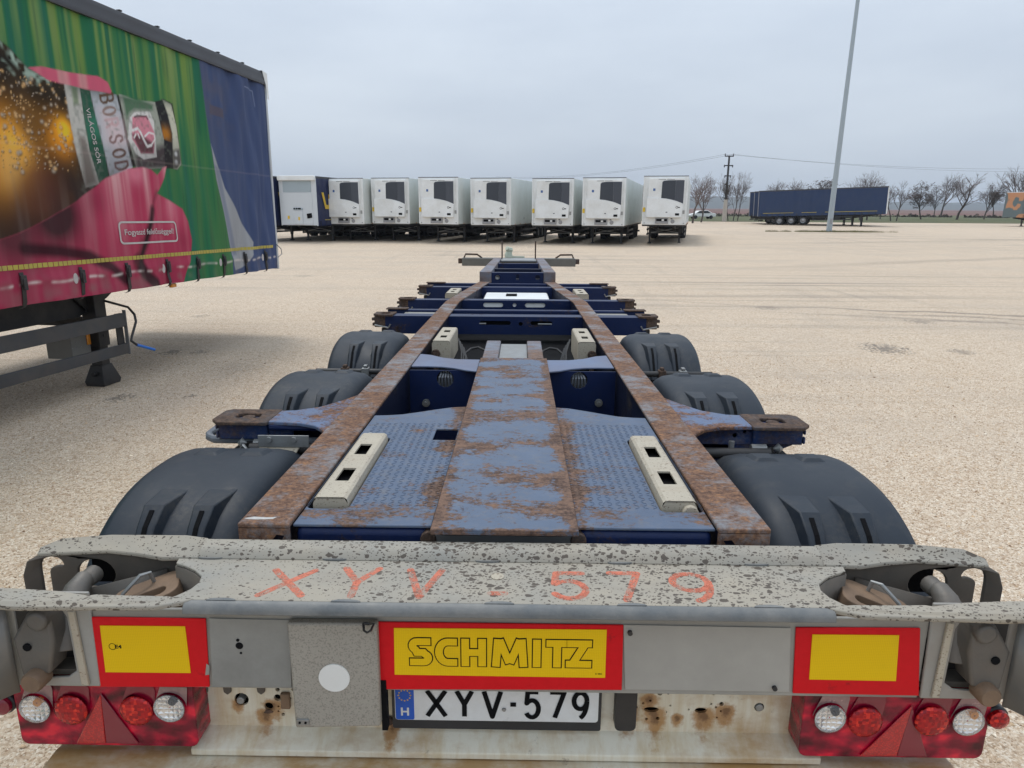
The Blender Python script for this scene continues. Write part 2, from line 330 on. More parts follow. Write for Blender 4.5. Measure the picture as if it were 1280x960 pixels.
g = N('red_lamp_plastic', .2, 0, .35); v = g.co((1, 1, 1)); g.set(col=g.ramp(g.noise(g.co((1, 1, 1.6)), 17, 2, .45), [(.30, (.06, .001, .008)), (.46, (.20, .002, .020)), (.60, (.42, .004, .03)), (.70, (.72, .012, .04))]), coat=.12).bump(g.vor(v, 230), .25, .002); M['lampbody'] = g.m
g = N('red_lens', .15, .35); v = g.co(); ck = g.n.new('ShaderNodeTexVoronoi'); ck.inputs['Scale'].default_value = 130; ck.distance = 'CHEBYCHEV'; ck.inputs['Randomness'].default_value = .45; g.l.new(v, ck.inputs['Vector']); fs = g.n.new('ShaderNodeSeparateColor'); g.l.new(ck.outputs['Color'], fs.inputs[0]); g.set(col=g.ramp(fs.outputs[0], [(0, (.22, .001, .008)), (.7, (.46, .005, .010)), (1, (.85, .04, .02))]), coat=.2).bump(ck.outputs['Distance'], .5, .004); M['redlens'] = g.m
g = N('red_reflector', .18); v = g.co(); g.set(col=g.mix(g.ramp(g.vor(v, 220), [(.2, 0.0), (.6, 1.0)]), (.60, .012, .015), (.36, .006, .012)), coat=.6); M['redrefl'] = g.m
g = N('dark_red_reflector', .25); g.set(col=(.20, .004, .022), coat=.6); M['redrefl2'] = g.m
g = N('clear_lens', .06); g.set(col=(.97, .97, .97), trans=.9, ior=1.3); M['lens'] = g.m
g = N('faceted_mirror_bowl', .22, .9); v = g.co(); ck = g.n.new('ShaderNodeTexVoronoi'); ck.inputs['Scale'].default_value = 90; g.l.new(v, ck.inputs['Vector'])
ck.distance = 'CHEBYCHEV'; ck.inputs['Randomness'].default_value = .2; ck.inputs['Scale'].default_value = 80; g.set(col=(.88, .87, .85)).bump(ck.outputs['Distance'], .7, .006); M['bowl'] = g.m
M['amber'] = plain('amber_plastic', (.72, .26, .02), .25, 0, .1, 10, coat=.4)
M['bluegrip'] = plain('blue_rubber_grip', (.01, .14, .55), .45, 0, .15)
M['hose'] = plain('grey_hose', (.13, .145, .17), .45, 0, .25, 20)
M['glass'] = plain('dark_glass', (.02, .025, .03), .08, 0, .1)

# ------------------------------------------------------------------ generic wheel
def wheel(root, x0, x1, y, z, r, outer, name='wheel'):
    """tyre with its rim as a sub-part; the axle runs along x, the dish faces the side 'outer' (+1/-1)"""
    w = MB(); d = x1-x0
    w.lathe([(x0, r*.62), (x0+.01, r*.86), (x0+.035, r*.96), (x0+.06, r), (x1-.06, r), (x1-.035, r*.96), (x1-.01, r*.86), (x1, r*.62), (x1-.05, r*.56), (x0+.05, r*.56)], (0, y, z), 'x', 36, True)
    for k in range(4):                                              # tread grooves
        xx = x0+.075+k*(d-.15)/3
        w.lathe([(xx-.008, r+.0), (xx-.008, r+.004), (xx+.008, r+.004), (xx+.008, r+.0)], (0, y, z), 'x', 36)
    t = w.build(name, M['rubber'], root)
    q = MB(); xo = x1 if outer > 0 else x0; s = -outer
    q.lathe([(xo+s*.03, r*.60), (xo+s*.015, r*.57), (xo+s*.05, r*.53), (xo+s*.10, r*.40), (xo+s*.06, r*.30), (xo+s*.03, r*.22), (xo+s*.0, r*.20), (xo-s*.03, r*.15), (xo-s*.035, 0.002)], (0, y, z), 'x', 24)
    for k in range(10):
        a = 2*PI*k/10; q.cyl((xo+s*.07, y+r*.34*math.cos(a), z+r*.34*math.sin(a)), (xo+s*.03, y+r*.34*math.cos(a), z+r*.34*math.sin(a)), .016, 6)
    q.build('rim', M['rim'], t)
    return t

# ------------------------------------------------------------------ container chassis trailer (its frame leans 0.9 degrees nose down)
TA = 0.0155; T = 1.155
chassis = empty('container_chassis', (0, 0, 0), (-TA, 0, 0))
tag(chassis, 'rusty dark blue container chassis with mudguards, number plate and tail lights facing the viewer', 'trailer')
def _loc(v): c, s = math.cos(TA), math.sin(TA); return Vector((v[0], v[1]*c-v[2]*s, v[1]*s+v[2]*c))
_eye = _loc(EYE)
def L(px, py, ax, val):
    r = _loc(ray(px, py)); i = 'xyz'.index(ax); return _eye+r*((val-_eye[i])/r[i])
ROOT = chassis

# main rails: flanged boxes that close in towards the gooseneck
for s in (-1, 1):
    def X(a): return s*a
    top = [(X(.715), 1.648), (X(.715), 6.85), (X(.640), 7.75), (X(.512), 9.16), (X(.366), 9.16), (X(.495), 7.75), (X(.575), 6.85), (X(.575), 1.648)]
    o = MB().prism(top, 'z', T-.014, T).build('rail', M['rail'], ROOT, .004)
    web = [(X(.708), 1.66), (X(.708), 6.85), (X(.633), 7.75), (X(.505), 9.15), (X(.374), 9.15), (X(.502), 7.75), (X(.583), 6.85), (X(.583), 1.66)]
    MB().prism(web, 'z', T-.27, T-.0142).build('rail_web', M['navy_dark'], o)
    MB().plate([(X(.714), T-.20), (X(.714), T-.0145), (X(.576), T-.0145), (X(.576), T-.20)], [[(X(.63), T-.055), (X(.612), T-.033), (X(.59), T-.035), (X(.607), T-.062)]], .008,
               lambda u, v, w: (u, 1.650+w, v)).build('rail_end_cap', M['rail'], o)
M['scuff'] = plain('bare_white_scuff', (.46, .45, .43), .7, 0, .35, 60)
for pts in ([(305, 648), (318, 646), (333, 647), (346, 646.5), (341, 649), (322, 649.5), (310, 649)],):
    q = [L(a, b, 'z', T) for a, b in pts]; MB().prism([(p.x, p.y) for p in q], 'z', T+.0002, T+.0008).build('scuff_mark', M['scuff'], ROOT, smooth=0)
# walkway plates between the rails
mid = MB().box(-.192, .200, 1.618, 3.93, T-.006, T+.004)
mid.box(-.192, .200, 1.618, 1.626, T-.013, T-.006)
mid.build('walkway_plate', M['deck'], ROOT, .003)
MB().box(-.185, .193, 1.66, 1.668, T-.2, T-.034).build('tunnel_backing', plain('grey_tunnel_plate', (.16, .165, .17), .5, .2, .2), ROOT)
for s in (-1, 1):
    rim = [(s*.195, 1.668), (s*.572, 1.668), (s*.572, 2.73)]+[(s*x, y) for x, y in ((.52, 2.735), (.46, 2.75), (.40, 2.785), (.33, 2.83), (.26, 2.87), (.195, 2.885))]
    holes = [rrect(*sorted((s*.448, s*.570)), 1.775, 2.435, .02)]
    if s < 0: holes.append([(s*.287, 2.41), (s*.200, 2.41), (s*.200, 2.55), (s*.287, 2.55)])
    o = MB().plate(rim, holes, .008, lambda u, v, w: (u, v, T-.018+w)).build('tread_plate', M['checker'], ROOT, .002, 1)
    tr = MB(); k = 0
    for iy in range(47):
        for ix in range(14):
            x = .205+ix*.0255; y = 1.80+iy*.0185
            if x > .435 and y < 2.46: continue
            if s < 0 and .19 < x < .30 and 2.395 < y < 2.565: continue
            if y > 2.62+.0*x: continue
            a = R(38) if (ix+iy) % 2 else R(-38); c, q = math.cos(a), math.sin(a)
            pts = [(-.0108, 0), (0, -.0028), (.0108, 0), (0, .0028)]
            b = [(s*(x+u*c-w*q), y+u*q+w*c) for u, w in pts]; cx, cy = s*x, y
            tr.add([(p[0], p[1], T-.0101) for p in b]+[(cx+(p[0]-cx)*.55, cy+(p[1]-cy)*.55, T-.0082) for p in b], [(0, 1, 5, 4), (1, 2, 6, 5), (2, 3, 7, 6), (3, 0, 4, 7), (4, 5, 6, 7)])
    tag(tr.build('tread_pattern', M['checker'], o, smooth=0, merge=False), kind='stuff')
    # rear cross beam and its rounded inner end
    b = MB().box(*sorted((s*.205, s*.566)), 1.665, 1.75, T-.20, T-.0185)
    b.build('rear_cross_beam', M['navy'], ROOT, .02, 3)
    MB().cyl((s*.203, 1.655, T-.045), (s*.203, 1.72, T-.045), .022, 14).build('pipe_end', M['casting'], ROOT, .003)
    # far edge of the opening: curved band and the web below it
    band = [(s*.195, 3.60), (s*.26, 3.63), (s*.33, 3.685), (s*.40, 3.715), (s*.48, 3.725), (s*.572, 3.72), (s*.572, 4.08), (s*.50, 4.05), (s*.42, 3.97), (s*.33, 3.925), (s*.195, 3.92)]
    MB().prism(band, 'z', T-.016, T-.006).build('cross_band', plain('faded_blue_paint', (.12, .16, .26), .5, 0, .18, 4, dirt=(.13, .08, .06), dirt_amt=.5) if s < 0 else bpy.data.materials['faded_blue_paint'], ROOT, .003)
    hl = L(706/4+380 if s < 0 else 640+335/4, 420+215/4 if s < 0 else 420+222/4, 'y', 3.66)
    MB().plate([(s*.192, T-.60), (s*.574, T-.60), (s*.574, T-.017), (s*.192, T-.017)], [ell(hl.x, hl.z, .048, .048, 20)], .01, lambda u, v, w: (u, 3.66+w, v)).build('cross_web', M['navy'], ROOT)
    bl = L(533 if s < 0 else 748, 503, 'y', 3.66)
    bm_ = MB().cyl((bl.x, 3.655, bl.z), (bl.x, 3.64, bl.z), .022, 12); bm_.cyl((bl.x, 3.64, bl.z), (bl.x, 3.62, bl.z), .012, 6); bm_.build('bolt', M['zinc'], ROOT)
    h = MB()
    for k in range(5):
        x = hl.x+(k-2)*.014
        h.tube([(x-.01, 3.80, hl.z+.01), (x, 3.70, hl.z+.015), (x+.003*(k-2), 3.668, hl.z+.005), (x+.004*(k-2), 3.672, hl.z-.02), (x+.012*(k-2), 3.72, hl.z-.075-.01*k)], .0055, 6)
    h.build('cable_bundle', M['hose'], ROOT)
    # inner side wall of the opening, below the plates
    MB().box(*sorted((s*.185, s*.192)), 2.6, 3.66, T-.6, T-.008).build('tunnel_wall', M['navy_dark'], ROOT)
    # beige support blocks in the slots
    def block(x0, x1, y0, y1, zt, ht, hw, hl_, name='support_block'):
        o = MB()
        ho = [[(xc-hw, yc-hl_), (xc+hw, yc-hl_), (xc+hw, yc+hl_), (xc-hw, yc+hl_)] for xc, yc in (((x0+x1)/2, y0+(y1-y0)*.30), ((x0+x1)/2, y0+(y1-y0)*.70))]
        o.plate([(x0+.012, y0), (x1-.012, y0), (x1-.012, y1), (x0+.012, y1)], ho, .006, lambda u, v, w: (u, v, zt-.006+w))
        for a, b in ((x0, x0+.012), (x1, x1-.012)):
            o.add([(b, y0, zt), (b, y1, zt), (a+(b-a)*.3, y1, zt-.006), (a+(b-a)*.3, y0, zt-.006), (a, y0, zt-.02), (a, y1, zt-.02), (a, y0, zt-ht), (a, y1, zt-ht)], [(0, 1, 2, 3), (3, 2, 5, 4), (4, 5, 7, 6)])
        for y in (y0, y1):
            o.add([(x0+.012, y, zt), (x1-.012, y, zt), (x1, y, zt-.02), (x1, y, zt-ht), (x0, y, zt-ht), (x0, y, zt-.02)], [(0, 1, 2, 3, 4, 5)])
        q = o.build(name, M['sandy'], ROOT)
        MB().box(x0+.008, x1-.008, y0+.01, y1-.01, zt-ht, zt-.03).build('block_core', M['ink'], q)
        return q
    x0, x1 = sorted((s*.454, s*.556))
    q = block(x0, x1, 1.80, 2.41, T+.014, .06, .021, .055)
    if s > 0: MB().cyl((x1-.022, 1.78, T-.02), (x1-.022, 1.83, T-.02), .024, 16).build('pivot_pin', M['sandy'], q, .003)
    else: MB().cyl((x0+.03, 2.40, T-.005), (x0+.03, 2.44, T-.005), .014, 12).build('pivot_pin', M['zinc'], q, .003)
    x0, x1 = sorted((s*.425, s*.545))
    q = block(x0, x1, 4.42, 5.0, T+.018, .17, .022, .045)
    e = MB().cyl((s*.52, 4.40, T-.07), (s*.52, 4.43, T-.07), .03, 12); e.box(s*.52-.014, s*.52+.014, 4.395, 4.43, T-.20, T-.06); e.build('locking_lever', M['casting'], q, .003)
    h = MB()
    for k in range(4): h.tube([(s*(.385-.012*k), 4.6, T+.0-.02*k), (s*(.35-.012*k), 4.45, T-.06-.02*k), (s*(.34-.01*k), 4.25, T-.16), (s*(.28-.02*k), 4.1, T-.22)], .006, 6)
    h.tube([(s*.36, 4.5, T-.15), (s*.34, 4.58, T-.10), (s*.30, 4.64, T-.075), (s*.25, 4.66, T-.07), (s*.20, 4.62, T-.085), (s*.17, 4.5, T-.14)], .008, 8)
    h.build('cable_bundle', M['black_steel'], ROOT)
    x0, x1 = sorted((s*.68, s*.82))
    block(x0, x1, 7.75, 8.35, T-.012, .06, .022, .055)
# centre pads of the telescopic tube
for x0, x1, m in ((-.185, -.09, M['rail_far']), (.088, .183, M['rail_far'])):
    MB().box(x0, x1, 3.96, 4.56, T-.12, T-.002).build('tube_pad', m, ROOT, .006)
o = MB().box(-.09, .088, 3.96, 4.54, T-.12, T-.022); o.build('tube_cover', M['zinc'], ROOT, .004)
MB().cyl((-.56, 4.22, T-.09), (-.186, 4.22, T-.09), .012, 8).build('cross_rod', M['zinc'], ROOT); MB().cyl((.184, 4.22, T-.09), (.56, 4.22, T-.09), .012, 8).build('cross_rod', M['zinc'], ROOT)
MB().box(-.574, .574, 4.2, 7.0, T-.62, T-.24).build('gap_shade_block', M['matt'], ROOT, .01)  # added black block, stands in for the shade in the open frame
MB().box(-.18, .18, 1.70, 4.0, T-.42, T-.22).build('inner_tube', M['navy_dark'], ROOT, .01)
# cross tubes of the running gear between the rails
for y in (2.25, 3.56, 4.87):
    MB().cyl((-1.02, y, .5+TA*y), (1.02, y, .5+TA*y), .075, 16).build('axle', M['black_steel'], ROOT)
    for s in (-1, 1):
        x0, x1 = sorted((s*.83, s*1.215))
        wheel(ROOT, x0, x1, y, .482+TA*y, .48, s)
        MB().lathe([(-.09, .12), (-.11, .13), (0, .15), (.11, .13), (.13, .11)], (s*.62, y+.28, .62+TA*y), 'z', 16).build('air_bag', M['rubber'], ROOT)

# ------------------------------------------------------------------ mudguards
def guard_profile(n=34, rr=.575, hh=.552):
    pts = []
    for k in range(n+1):
        a = R(-4+188*k/n); ca, sa = math.cos(a), math.sin(a); p = 2.45
        rad = (abs(ca/rr)**p+abs(sa/hh)**p)**(-1/p)
        pts.append((-ca*rad, sa*rad, a))
    return pts
def mudguard(s, yc, first=False):
    zc = .515+TA*yc; prof = guard_profile(); o = MB()
    xs = [1.262, 1.258, 1.245, 1.22, 1.15, 1.02, .91, .86, .825, .80, .785]; dr = [.055, .025, .008, 0, 0, 0, 0, .008, .03, .07, .12]
    nrm = []
    for i, (y, z, a) in enumerate(prof):
        y0, z0, _ = prof[max(i-1, 0)]; y1, z1, _ = prof[min(i+1, len(prof)-1)]
        t = Vector((y1-y0, z1-z0)).normalized(); nrm.append(Vector((-t.y, t.x)) if (-t.y*y+t.x*z) > 0 else Vector((t.y, -t.x)))
    v, f = [], []; m = len(xs)
    for i, (y, z, a) in enumerate(prof):
        for x, d in zip(xs, dr):
            v.append((s*x, yc+y-nrm[i].x*d, zc+z-nrm[i].y*d))
    for i in range(len(prof)-1):
        for j in range(m-1): f.append((i*m+j, i*m+j+1, (i+1)*m+j+1, (i+1)*m+j))
    o.add(v, f)
    g = o.build('mudguard', M['guard'], ROOT, smooth=50)
    sd = g.modifiers.new('wall', 'SOLIDIFY'); sd.thickness = .006; sd.offset = -1
    e = MB().tube([(s*.783, yc+y-n_.x*.12, zc+z-n_.y*.12) for (y, z, a), n_ in zip(prof, nrm)], .008, 6); e.build('edge_bead', M['guard'], g)
    def on(tang, x, h):                                              # point on the guard at arc fraction tang (0 rear foot .. 1), raised by h
        q = tang*(len(prof)-1); i = min(int(q), len(prof)-2); u = q-i
        y = prof[i][0]*(1-u)+prof[i+1][0]*u; z = prof[i][1]*(1-u)+prof[i+1][1]*u; n_ = nrm[i]*(1-u)+nrm[i+1]*u
        return (s*x, yc+y+n_.x*h, zc+z+n_.y*h)
    for xc in (1.09, .935):                                         # two moulded louvres with an open slit
        w = MB(); t0, t1 = .385, .20
        A = [on(t0+.012, xc-.050, -.002), on(t0+.012, xc+.045, -.002), on(t0-.055, xc+.034, .040), on(t0-.055, xc-.030, .040),
             on(t1, xc-.032, -.004), on(t1, xc+.032, -.004), on(t1, xc+.02, .012), on(t1, xc-.02, .012)]
        B = [on((t0+t1)/2, xc-.042, -.004), on((t0+t1)/2, xc+.040, -.004), on((t0+t1)/2, xc+.026, .032), on((t0+t1)/2, xc-.026, .032)]
        w.add(A+B, [(0, 1, 2, 3), (0, 3, 11, 8), (1, 9, 10, 2), (3, 2, 10, 11), (8, 11, 7, 4), (9, 5, 6, 10), (11, 10, 6, 7), (4, 7, 6, 5)])
        lo = w.build('louvre', M['guard'], g, .004, 2, smooth=25)
        sl = MB(); q = [on(t0-.065, xc-.007, .0402), on(t0-.065, xc+.007, .0402), on((t0+t1)/2, xc+.007, .0345), on((t0+t1)/2, xc-.007, .0345), on(t1+.02, xc-.007, .0165), on(t1+.02, xc+.007, .0165)]
        sl.add(q+[(p[0], p[1]+.012, p[2]-.012) for p in q], [(0, 1, 2, 3), (3, 2, 5, 4), (6, 7, 1, 0), (7, 8, 2, 1), (9, 6, 0, 3), (8, 11, 5, 2), (10, 9, 3, 4), (11, 10, 4, 5)])
        sl.build('slot', M['ink'], lo, smooth=0)
    for xc in (1.12, .95):                                           # moulded saddles for the carrier tube on the crown
        w = MB()
        A = [on(.60, xc-.055, -.003), on(.60, xc+.055, -.003), on(.545, xc+.05, -.003), on(.545, xc-.05, -.003), on(.595, xc-.035, .012), on(.595, xc+.035, .012), on(.555, xc+.03, .010), on(.555, xc-.03, .010)]
        w.add(A, [(4, 5, 6, 7), (0, 1, 5, 4), (1, 2, 6, 5), (2, 3, 7, 6), (3, 0, 4, 7)])
        w.build('saddle', M['guard'], g, .006, 2)
    return on
for yc in (2.25, 3.56, 4.87):
    for s in (-1, 1): mudguard(s, yc)
# carrier tubes with clamps behind the third pair, hook tube beside the left arm
for s in (-1, 1):
    p = MB().cyl((s*.60, 4.30, .985), (s*1.285, 4.30, .985), .019, 12); q = p.build('carrier_tube', M['zinc'] if False else M['black_steel'], ROOT, .002)
    MB().cyl((s*1.286, 4.30, .985), (s*1.291, 4.30, .985), .0185, 12).build('tube_cap', M['casting'], q)
    for k, x in enumerate((1.10, .965)):
        c = MB().box(*sorted((s*(x-.024), s*(x+.024))), 4.272, 4.328, .955, 1.012); c.box(*sorted((s*(x-.012), s*(x+.012))), 4.28, 4.32, 1.012, 1.03); c.box(*sorted((s*(x-.015), s*(x+.015))), 4.29, 4.33, .87, .955)
        c.build('tube_clamp', M['casting'] if (k == 0) == (s < 0) else M['zinc'], q, .004)
    MB().cyl((s*.60, 2.58, 1.045), (s*1.05, 2.58, 1.045), .022, 12).build('carrier_tube', M['black_steel'], ROOT)
    c = MB().cyl((s*.90, 2.60, 1.045), (s*.90, 2.60, 1.09), .012, 8); c.cyl((s*.98, 2.60, 1.06), (s*1.04, 2.60, 1.06), .018, 8); c.lathe([(-.02, .002), (0, .022), (.02, .002)], (s*1.09, 2.60, 1.06), 'x', 10)
    c.build('clamp_bolt', M['zinc'], ROOT)
hk = [L(405, 552, 'z', 1.05), L(340, 550, 'z', 1.05), L(268, 549, 'z', 1.05), L(262, 546, 'z', 1.055), L(262, 543, 'z', 1.06), L(274, 534, 'y', 2.80), L(285, 528, 'y', 2.88)]
MB().tube(hk, .017, 10).build('bent_tube', M['hose'], ROOT)
# ------------------------------------------------------------------ middle bolster arms
for s in (-1, 1):
    p = [(.712, 2.47), (.735, 2.52), (.78, 2.575), (.85, 2.61), (.97, 2.625), (1.0, 2.625), (1.0, 2.79), (.93, 2.80), (.84, 2.86), (.77, 2.98), (.712, 3.10)]
    arm = MB().prism([(s*x, y) for x, y in p], 'z', T-.026, T-.010).build('bolster_arm', rusty('arm_paint', (.115, .155, .25), .55, (1, 1, 1), 6, soft=.05, fine_amt=.5) if s < 0 else bpy.data.materials['arm_paint'], ROOT, .004)
    if s > 0:
        fr = [(.716, T-.027), (.716, T-.21), (.86, T-.235), (.97, T-.19), (1.03, T-.16), (1.17, T-.10), (1.17, T-.027)]
        tri = [(.735, T-.115), (.80, T-.135), (.905, T-.135), (.915, T-.115), (.90, T-.10), (.76, T-.095)]
        hs = [ell(.93, T-.06, .010, n=10), ell(.97, T-.045, .008, n=10), ell(1.01, T-.062, .010, n=10)]
        MB().plate(fr, [tri]+hs, .012, lambda u, v, w: (u, 2.66+w-.10*max(0, .85-u), v)).build('arm_web', rusty('arm_blue', (.013, .034, .11), .46, (1, 1, 1), 6, rust=((.03, .02, .016), (.085, .055, .04), (.14, .085, .05)), soft=.12, rough=.45), arm, .003)
        MB().box(.72, 1.16, 2.76, 2.775, T-.20, T-.027).build('arm_web', M['navy_dark'], arm)
    else:
        MB().box(-1.20, -.90, 2.66, 2.672, T-.115, T-.027).build('arm_web', rusty('arm_blue_left', (.016, .04, .125), .25, (1, 1, 1), 6, rust=((.03, .02, .016), (.085, .055, .04), (.14, .085, .05)), soft=.12, rough=.45), arm, .003)
        MB().cyl((-.74, 2.635, T-.035), (-.985, 2.635, T-.035), .016, 10).build('pipe', M['navy'], arm)
        MB().box(-.74, -1.0, 2.76, 2.775, T-.20, T-.027).build('arm_web', M['navy_dark'], arm)
    cp = [(s*.985, 2.60), (s*1.19, 2.60), (s*1.225, 2.645), (s*1.225, 2.775), (s*1.20, 2.80), (s*.985, 2.80)]
    cast = MB().plate(cp, [rrect(*sorted((s*1.045, s*1.145)), 2.668, 2.735, .02)], .020, lambda u, v, w: (u, v, T-.022+w*.75)).build('corner_casting', M['casting'], arm, .004)
    MB().lathe([(-.03, .002), (-.03, .03), (.0, .026), (.002, .002)], (s*1.095, 2.70, T-.012), 'z', 12).build('twist_lock', M['casting'], cast)
    b = MB().box(*sorted((s*1.0, s*1.205)), 2.645, 2.78, T-.095, T-.0225); b.box(*sorted((s*1.205, s*1.215)), 2.64, 2.66, T-.09, T-.06); b.box(*sorted((s*1.205, s*1.215)), 2.64, 2.66, T-.05, T-.03)
    b.build('casting_box', bpy.data.materials['arm_blue'] if s > 0 else bpy.data.materials['arm_blue_left'], arm, .005)
    t = MB().cyl((s*1.06, 2.69, T-.105), (s*1.06, 2.69, T-.20), .05, 16); t.box(*sorted((s*.99, s*1.15)), 2.63, 2.76, T-.17, T-.135); t.box(*sorted((s*1.09, s*1.17)), 2.60, 2.66, T-.205, T-.17)
    t.build('lock_body', M['black_steel'], arm, .005)
br = MB(); a = [L(338, 548, 'y', 2.60), L(384, 548, 'y', 2.60)]
br.box(-1.005, -.80, 2.55, 2.556, T-.095, T-.045); br.build('light_bracket', M['zinc'], ROOT, .002)
MB().add([(-1.03, 2.50, T-.13), (-.86, 2.50, T-.13), (-.84, 2.56, T-.092), (-1.0, 2.56, T-.092), (-1.03, 2.50, T-.138), (-.86, 2.50, T-.138), (-.84, 2.56, T-.10), (-1.0, 2.56, T-.10)], [(0, 1, 2, 3), (4, 5, 6, 7), (0, 1, 5, 4), (1, 2, 6, 5), (2, 3, 7, 6), (3, 0, 4, 7)]).build('bracket_tray', M['sandy'], ROOT, .002)
for x in (-.96, -.86): MB().cyl((x, 2.55, T-.062), (x, 2.54, T-.062), .012, 10).build('bolt', M['zinc'], ROOT)
t = MB(); t.tube([(-1.09, 2.56, T-.12), (-1.06, 2.54, T-.085), (-1.04, 2.53, T-.10), (-1.08, 2.53, T-.13)], .007, 6); t.tube([(-.80, 2.5, T-.14), (-.77, 2.5, T-.11), (-.74, 2.52, T-.07)], .007, 6); t.build('retaining_clip', M['zinc'], ROOT)

# ------------------------------------------------------------------ front cross beams
def slot_(x0, x1, z, h): return rrect(x0, x1, z-h/2, z+h/2, h/2*.98, 5)
def crossbeam(y, depth, ht, zt, ends, slots=(), round_=(), plates=(), name='cross_beam', handles=False):
    o = MB().plate([(-1.13, zt-ht), (1.13, zt-ht), (1.13, zt), (-1.13, zt)], list(slots)+list(round_), .01, lambda u, v, w: (u, y+w, v))
    o.box(-1.13, 1.13, y+.0102, y+depth, zt-.01, zt); o.box(-1.13, 1.13, y+depth-.01, y+depth, zt-ht, zt-.0102)
    b = o.build(name, M['navy'], ROOT, .004)
    for s in (-1, 1):
        if not ends: continue
        c = MB().plate([(s*1.06, y-.02), (s*1.20, y-.02), (s*1.235, y+.02), (s*1.235, y+depth), (s*1.06, y+depth+.02)], [rrect(*sorted((s*1.10, s*1.18)), y+.03, y+depth-.03, .02)], .018, lambda u, v, w: (u, v, zt-.004+w))
        c.build('corner_casting', M['casting'], b, .003)
        c = MB().box(*sorted((s*1.13, s*1.225)), y, y+depth*.9, zt-.10, zt-.005); c.box(*sorted((s*1.225, s*1.25)), y+.01, y+.05, zt-.045, zt-.02); c.box(*sorted((s*1.225, s*1.245)), y+.01, y+.05, zt-.09, zt-.065)
        c.build('casting_box', M['casting'], b, .004)
        c = MB().box(*sorted((s*1.05, s*1.17)), y+.02, y+depth*.7, zt-ht-.03, zt-.11); c.cyl((s*1.15, y+.05, zt-ht-.035), (s*1.22, y+.05, zt-ht-.035), .022, 8)
        c.build('lock_body', M['black_steel'], b, .006)
        c = MB().tube([(s*1.22, y-.01, zt-.08), (s*1.10, y-.03, zt-.10), (s*1.08, y-.03, zt-.07)], .008, 6); c.build('lock_handle', M['zinc'], b)
    return b
ZB = T-.012
b1 = crossbeam(5.82, .16, .155, ZB, True, [slot_(-.31, -.04, ZB-.055, .036), slot_(.13, .32, ZB-.055, .036)], [ell(0.045, ZB-.062, .018, n=14)])
MB().box(-.40, .40, 5.85, 5.86, ZB-.10, ZB-.02).build('slot_backing', M['ink'], b1)
for s in (-1, 1): MB().cyl((.225*s-.03, 5.825, ZB-.062), (.225*s+.09*s, 5.825, ZB-.062), .007, 8).build('slot_handle', M['zinc'], b1)
MB().box(-1.19, 1.19, 6.24, 6.31, ZB-.10, ZB+.002).build('cross_beam', M['navy'], ROOT, .012, 3)
for s in (-1, 1): MB().box(*sorted((s*1.0, s*1.20)), 6.22, 6.33, ZB+.0025, ZB+.012).build('wear_strip', M['casting'], ROOT, .003)
for s in (-1, 1): MB().box(*sorted((s*.73, s*1.02)), 5.99, 6.23, ZB-.03, ZB-.02).build('bridge_plate', M['face'], ROOT, .003)
b2 = crossbeam(7.05, .14, .15, ZB, True, [slot_(-.346, -.138, ZB-.047, .046), slot_(.09, .30, ZB-.047, .046)], [ell(-.02, ZB-.047, .02, n=14)])
MB().box(-.40, .40, 7.064, 7.07, ZB-.13, ZB-.015).build('slot_backing', M['white'], b2)
b3 = crossbeam(8.47, .14, .17, ZB, True)
MB().box(-1.19, 1.19, 8.98, 9.05, ZB-.10, ZB+.002).build('cross_beam', M['navy'], ROOT, .012, 3)
for s in (-1, 1): MB().box(*sorted((s*.95, s*1.20)), 8.96, 9.07, ZB+.0025, ZB+.012).build('wear_strip', M['casting'], ROOT, .003)
tk = MB().box(-.385, .375, 7.35, 8.44, T-.40, T-.07).build('white_tank', M['white'], ROOT, .02, 3)
MB().box(-.13, .0, 8.0, 8.2, T-.0695, T-.058).build('tank_cap', M['ink'], tk, .005)
# ------------------------------------------------------------------ gooseneck
NZ0, NZ1 = T+.130, T+.055
for s in (-1, 1):
    x0, x1 = sorted((s*.352, s*.510)); z0 = T-.02
    o = MB().add([(x0, 9.17, z0), (x1, 9.17, z0), (x1, 14.1, z0-.07), (x0, 14.1, z0-.07), (x0, 9.17, NZ0), (x1, 9.17, NZ0), (x1, 14.1, NZ1), (x0, 14.1, NZ1)],
                 [(0, 1, 2, 3), (4, 5, 6, 7), (0, 1, 5, 4), (1, 2, 6, 5), (2, 3, 7, 6), (3, 0, 4, 7)])
    o.build('neck_rail', M['rail_far'], ROOT, .008)
    MB().tube([(s*.335, 13.9, T+.04), (s*.335, 13.9, T+.40)], .014, 8).build('guide_post', M['casting'], ROOT)
z = T+.055
nk = MB().plate([(-.35, T-.10), (.35, T-.10), (.35, T+.118), (-.35, T+.118)], [ell(-.27, z, .034, n=16), ell(.27, z, .034, n=16), [(-.020, z-.035), (.020, z-.035), (.020, z+.04), (-.020, z+.04)]], .012, lambda u, v, w: (u, 9.20+w, v))
nk.box(-.35, .35, 9.213, 9.30, T+.106, T+.118)
nk = nk.build('neck_cross_plate', M['navy'], ROOT, .003)
c = MB().lathe([(0, .030), (.02, .028), (.03, .002)], (-.27, 9.19, z), 'y', 14); c.build('hole_plug', M['zinc'], nk)
MB().box(-.35, .35, 10.3, 10.4, T-.05, T+.092).build('neck_cross_beam', M['navy_dark'], ROOT, .006)
MB().box(-.35, .35, 11.9, 12.0, T-.05, T+.076).build('neck_cross_beam', M['navy'], ROOT, .006)
MB().box(-.351, .351, 9.32, 13.6, T-.10, T-.06).build('neck_floor', M['navy_dark'], ROOT)
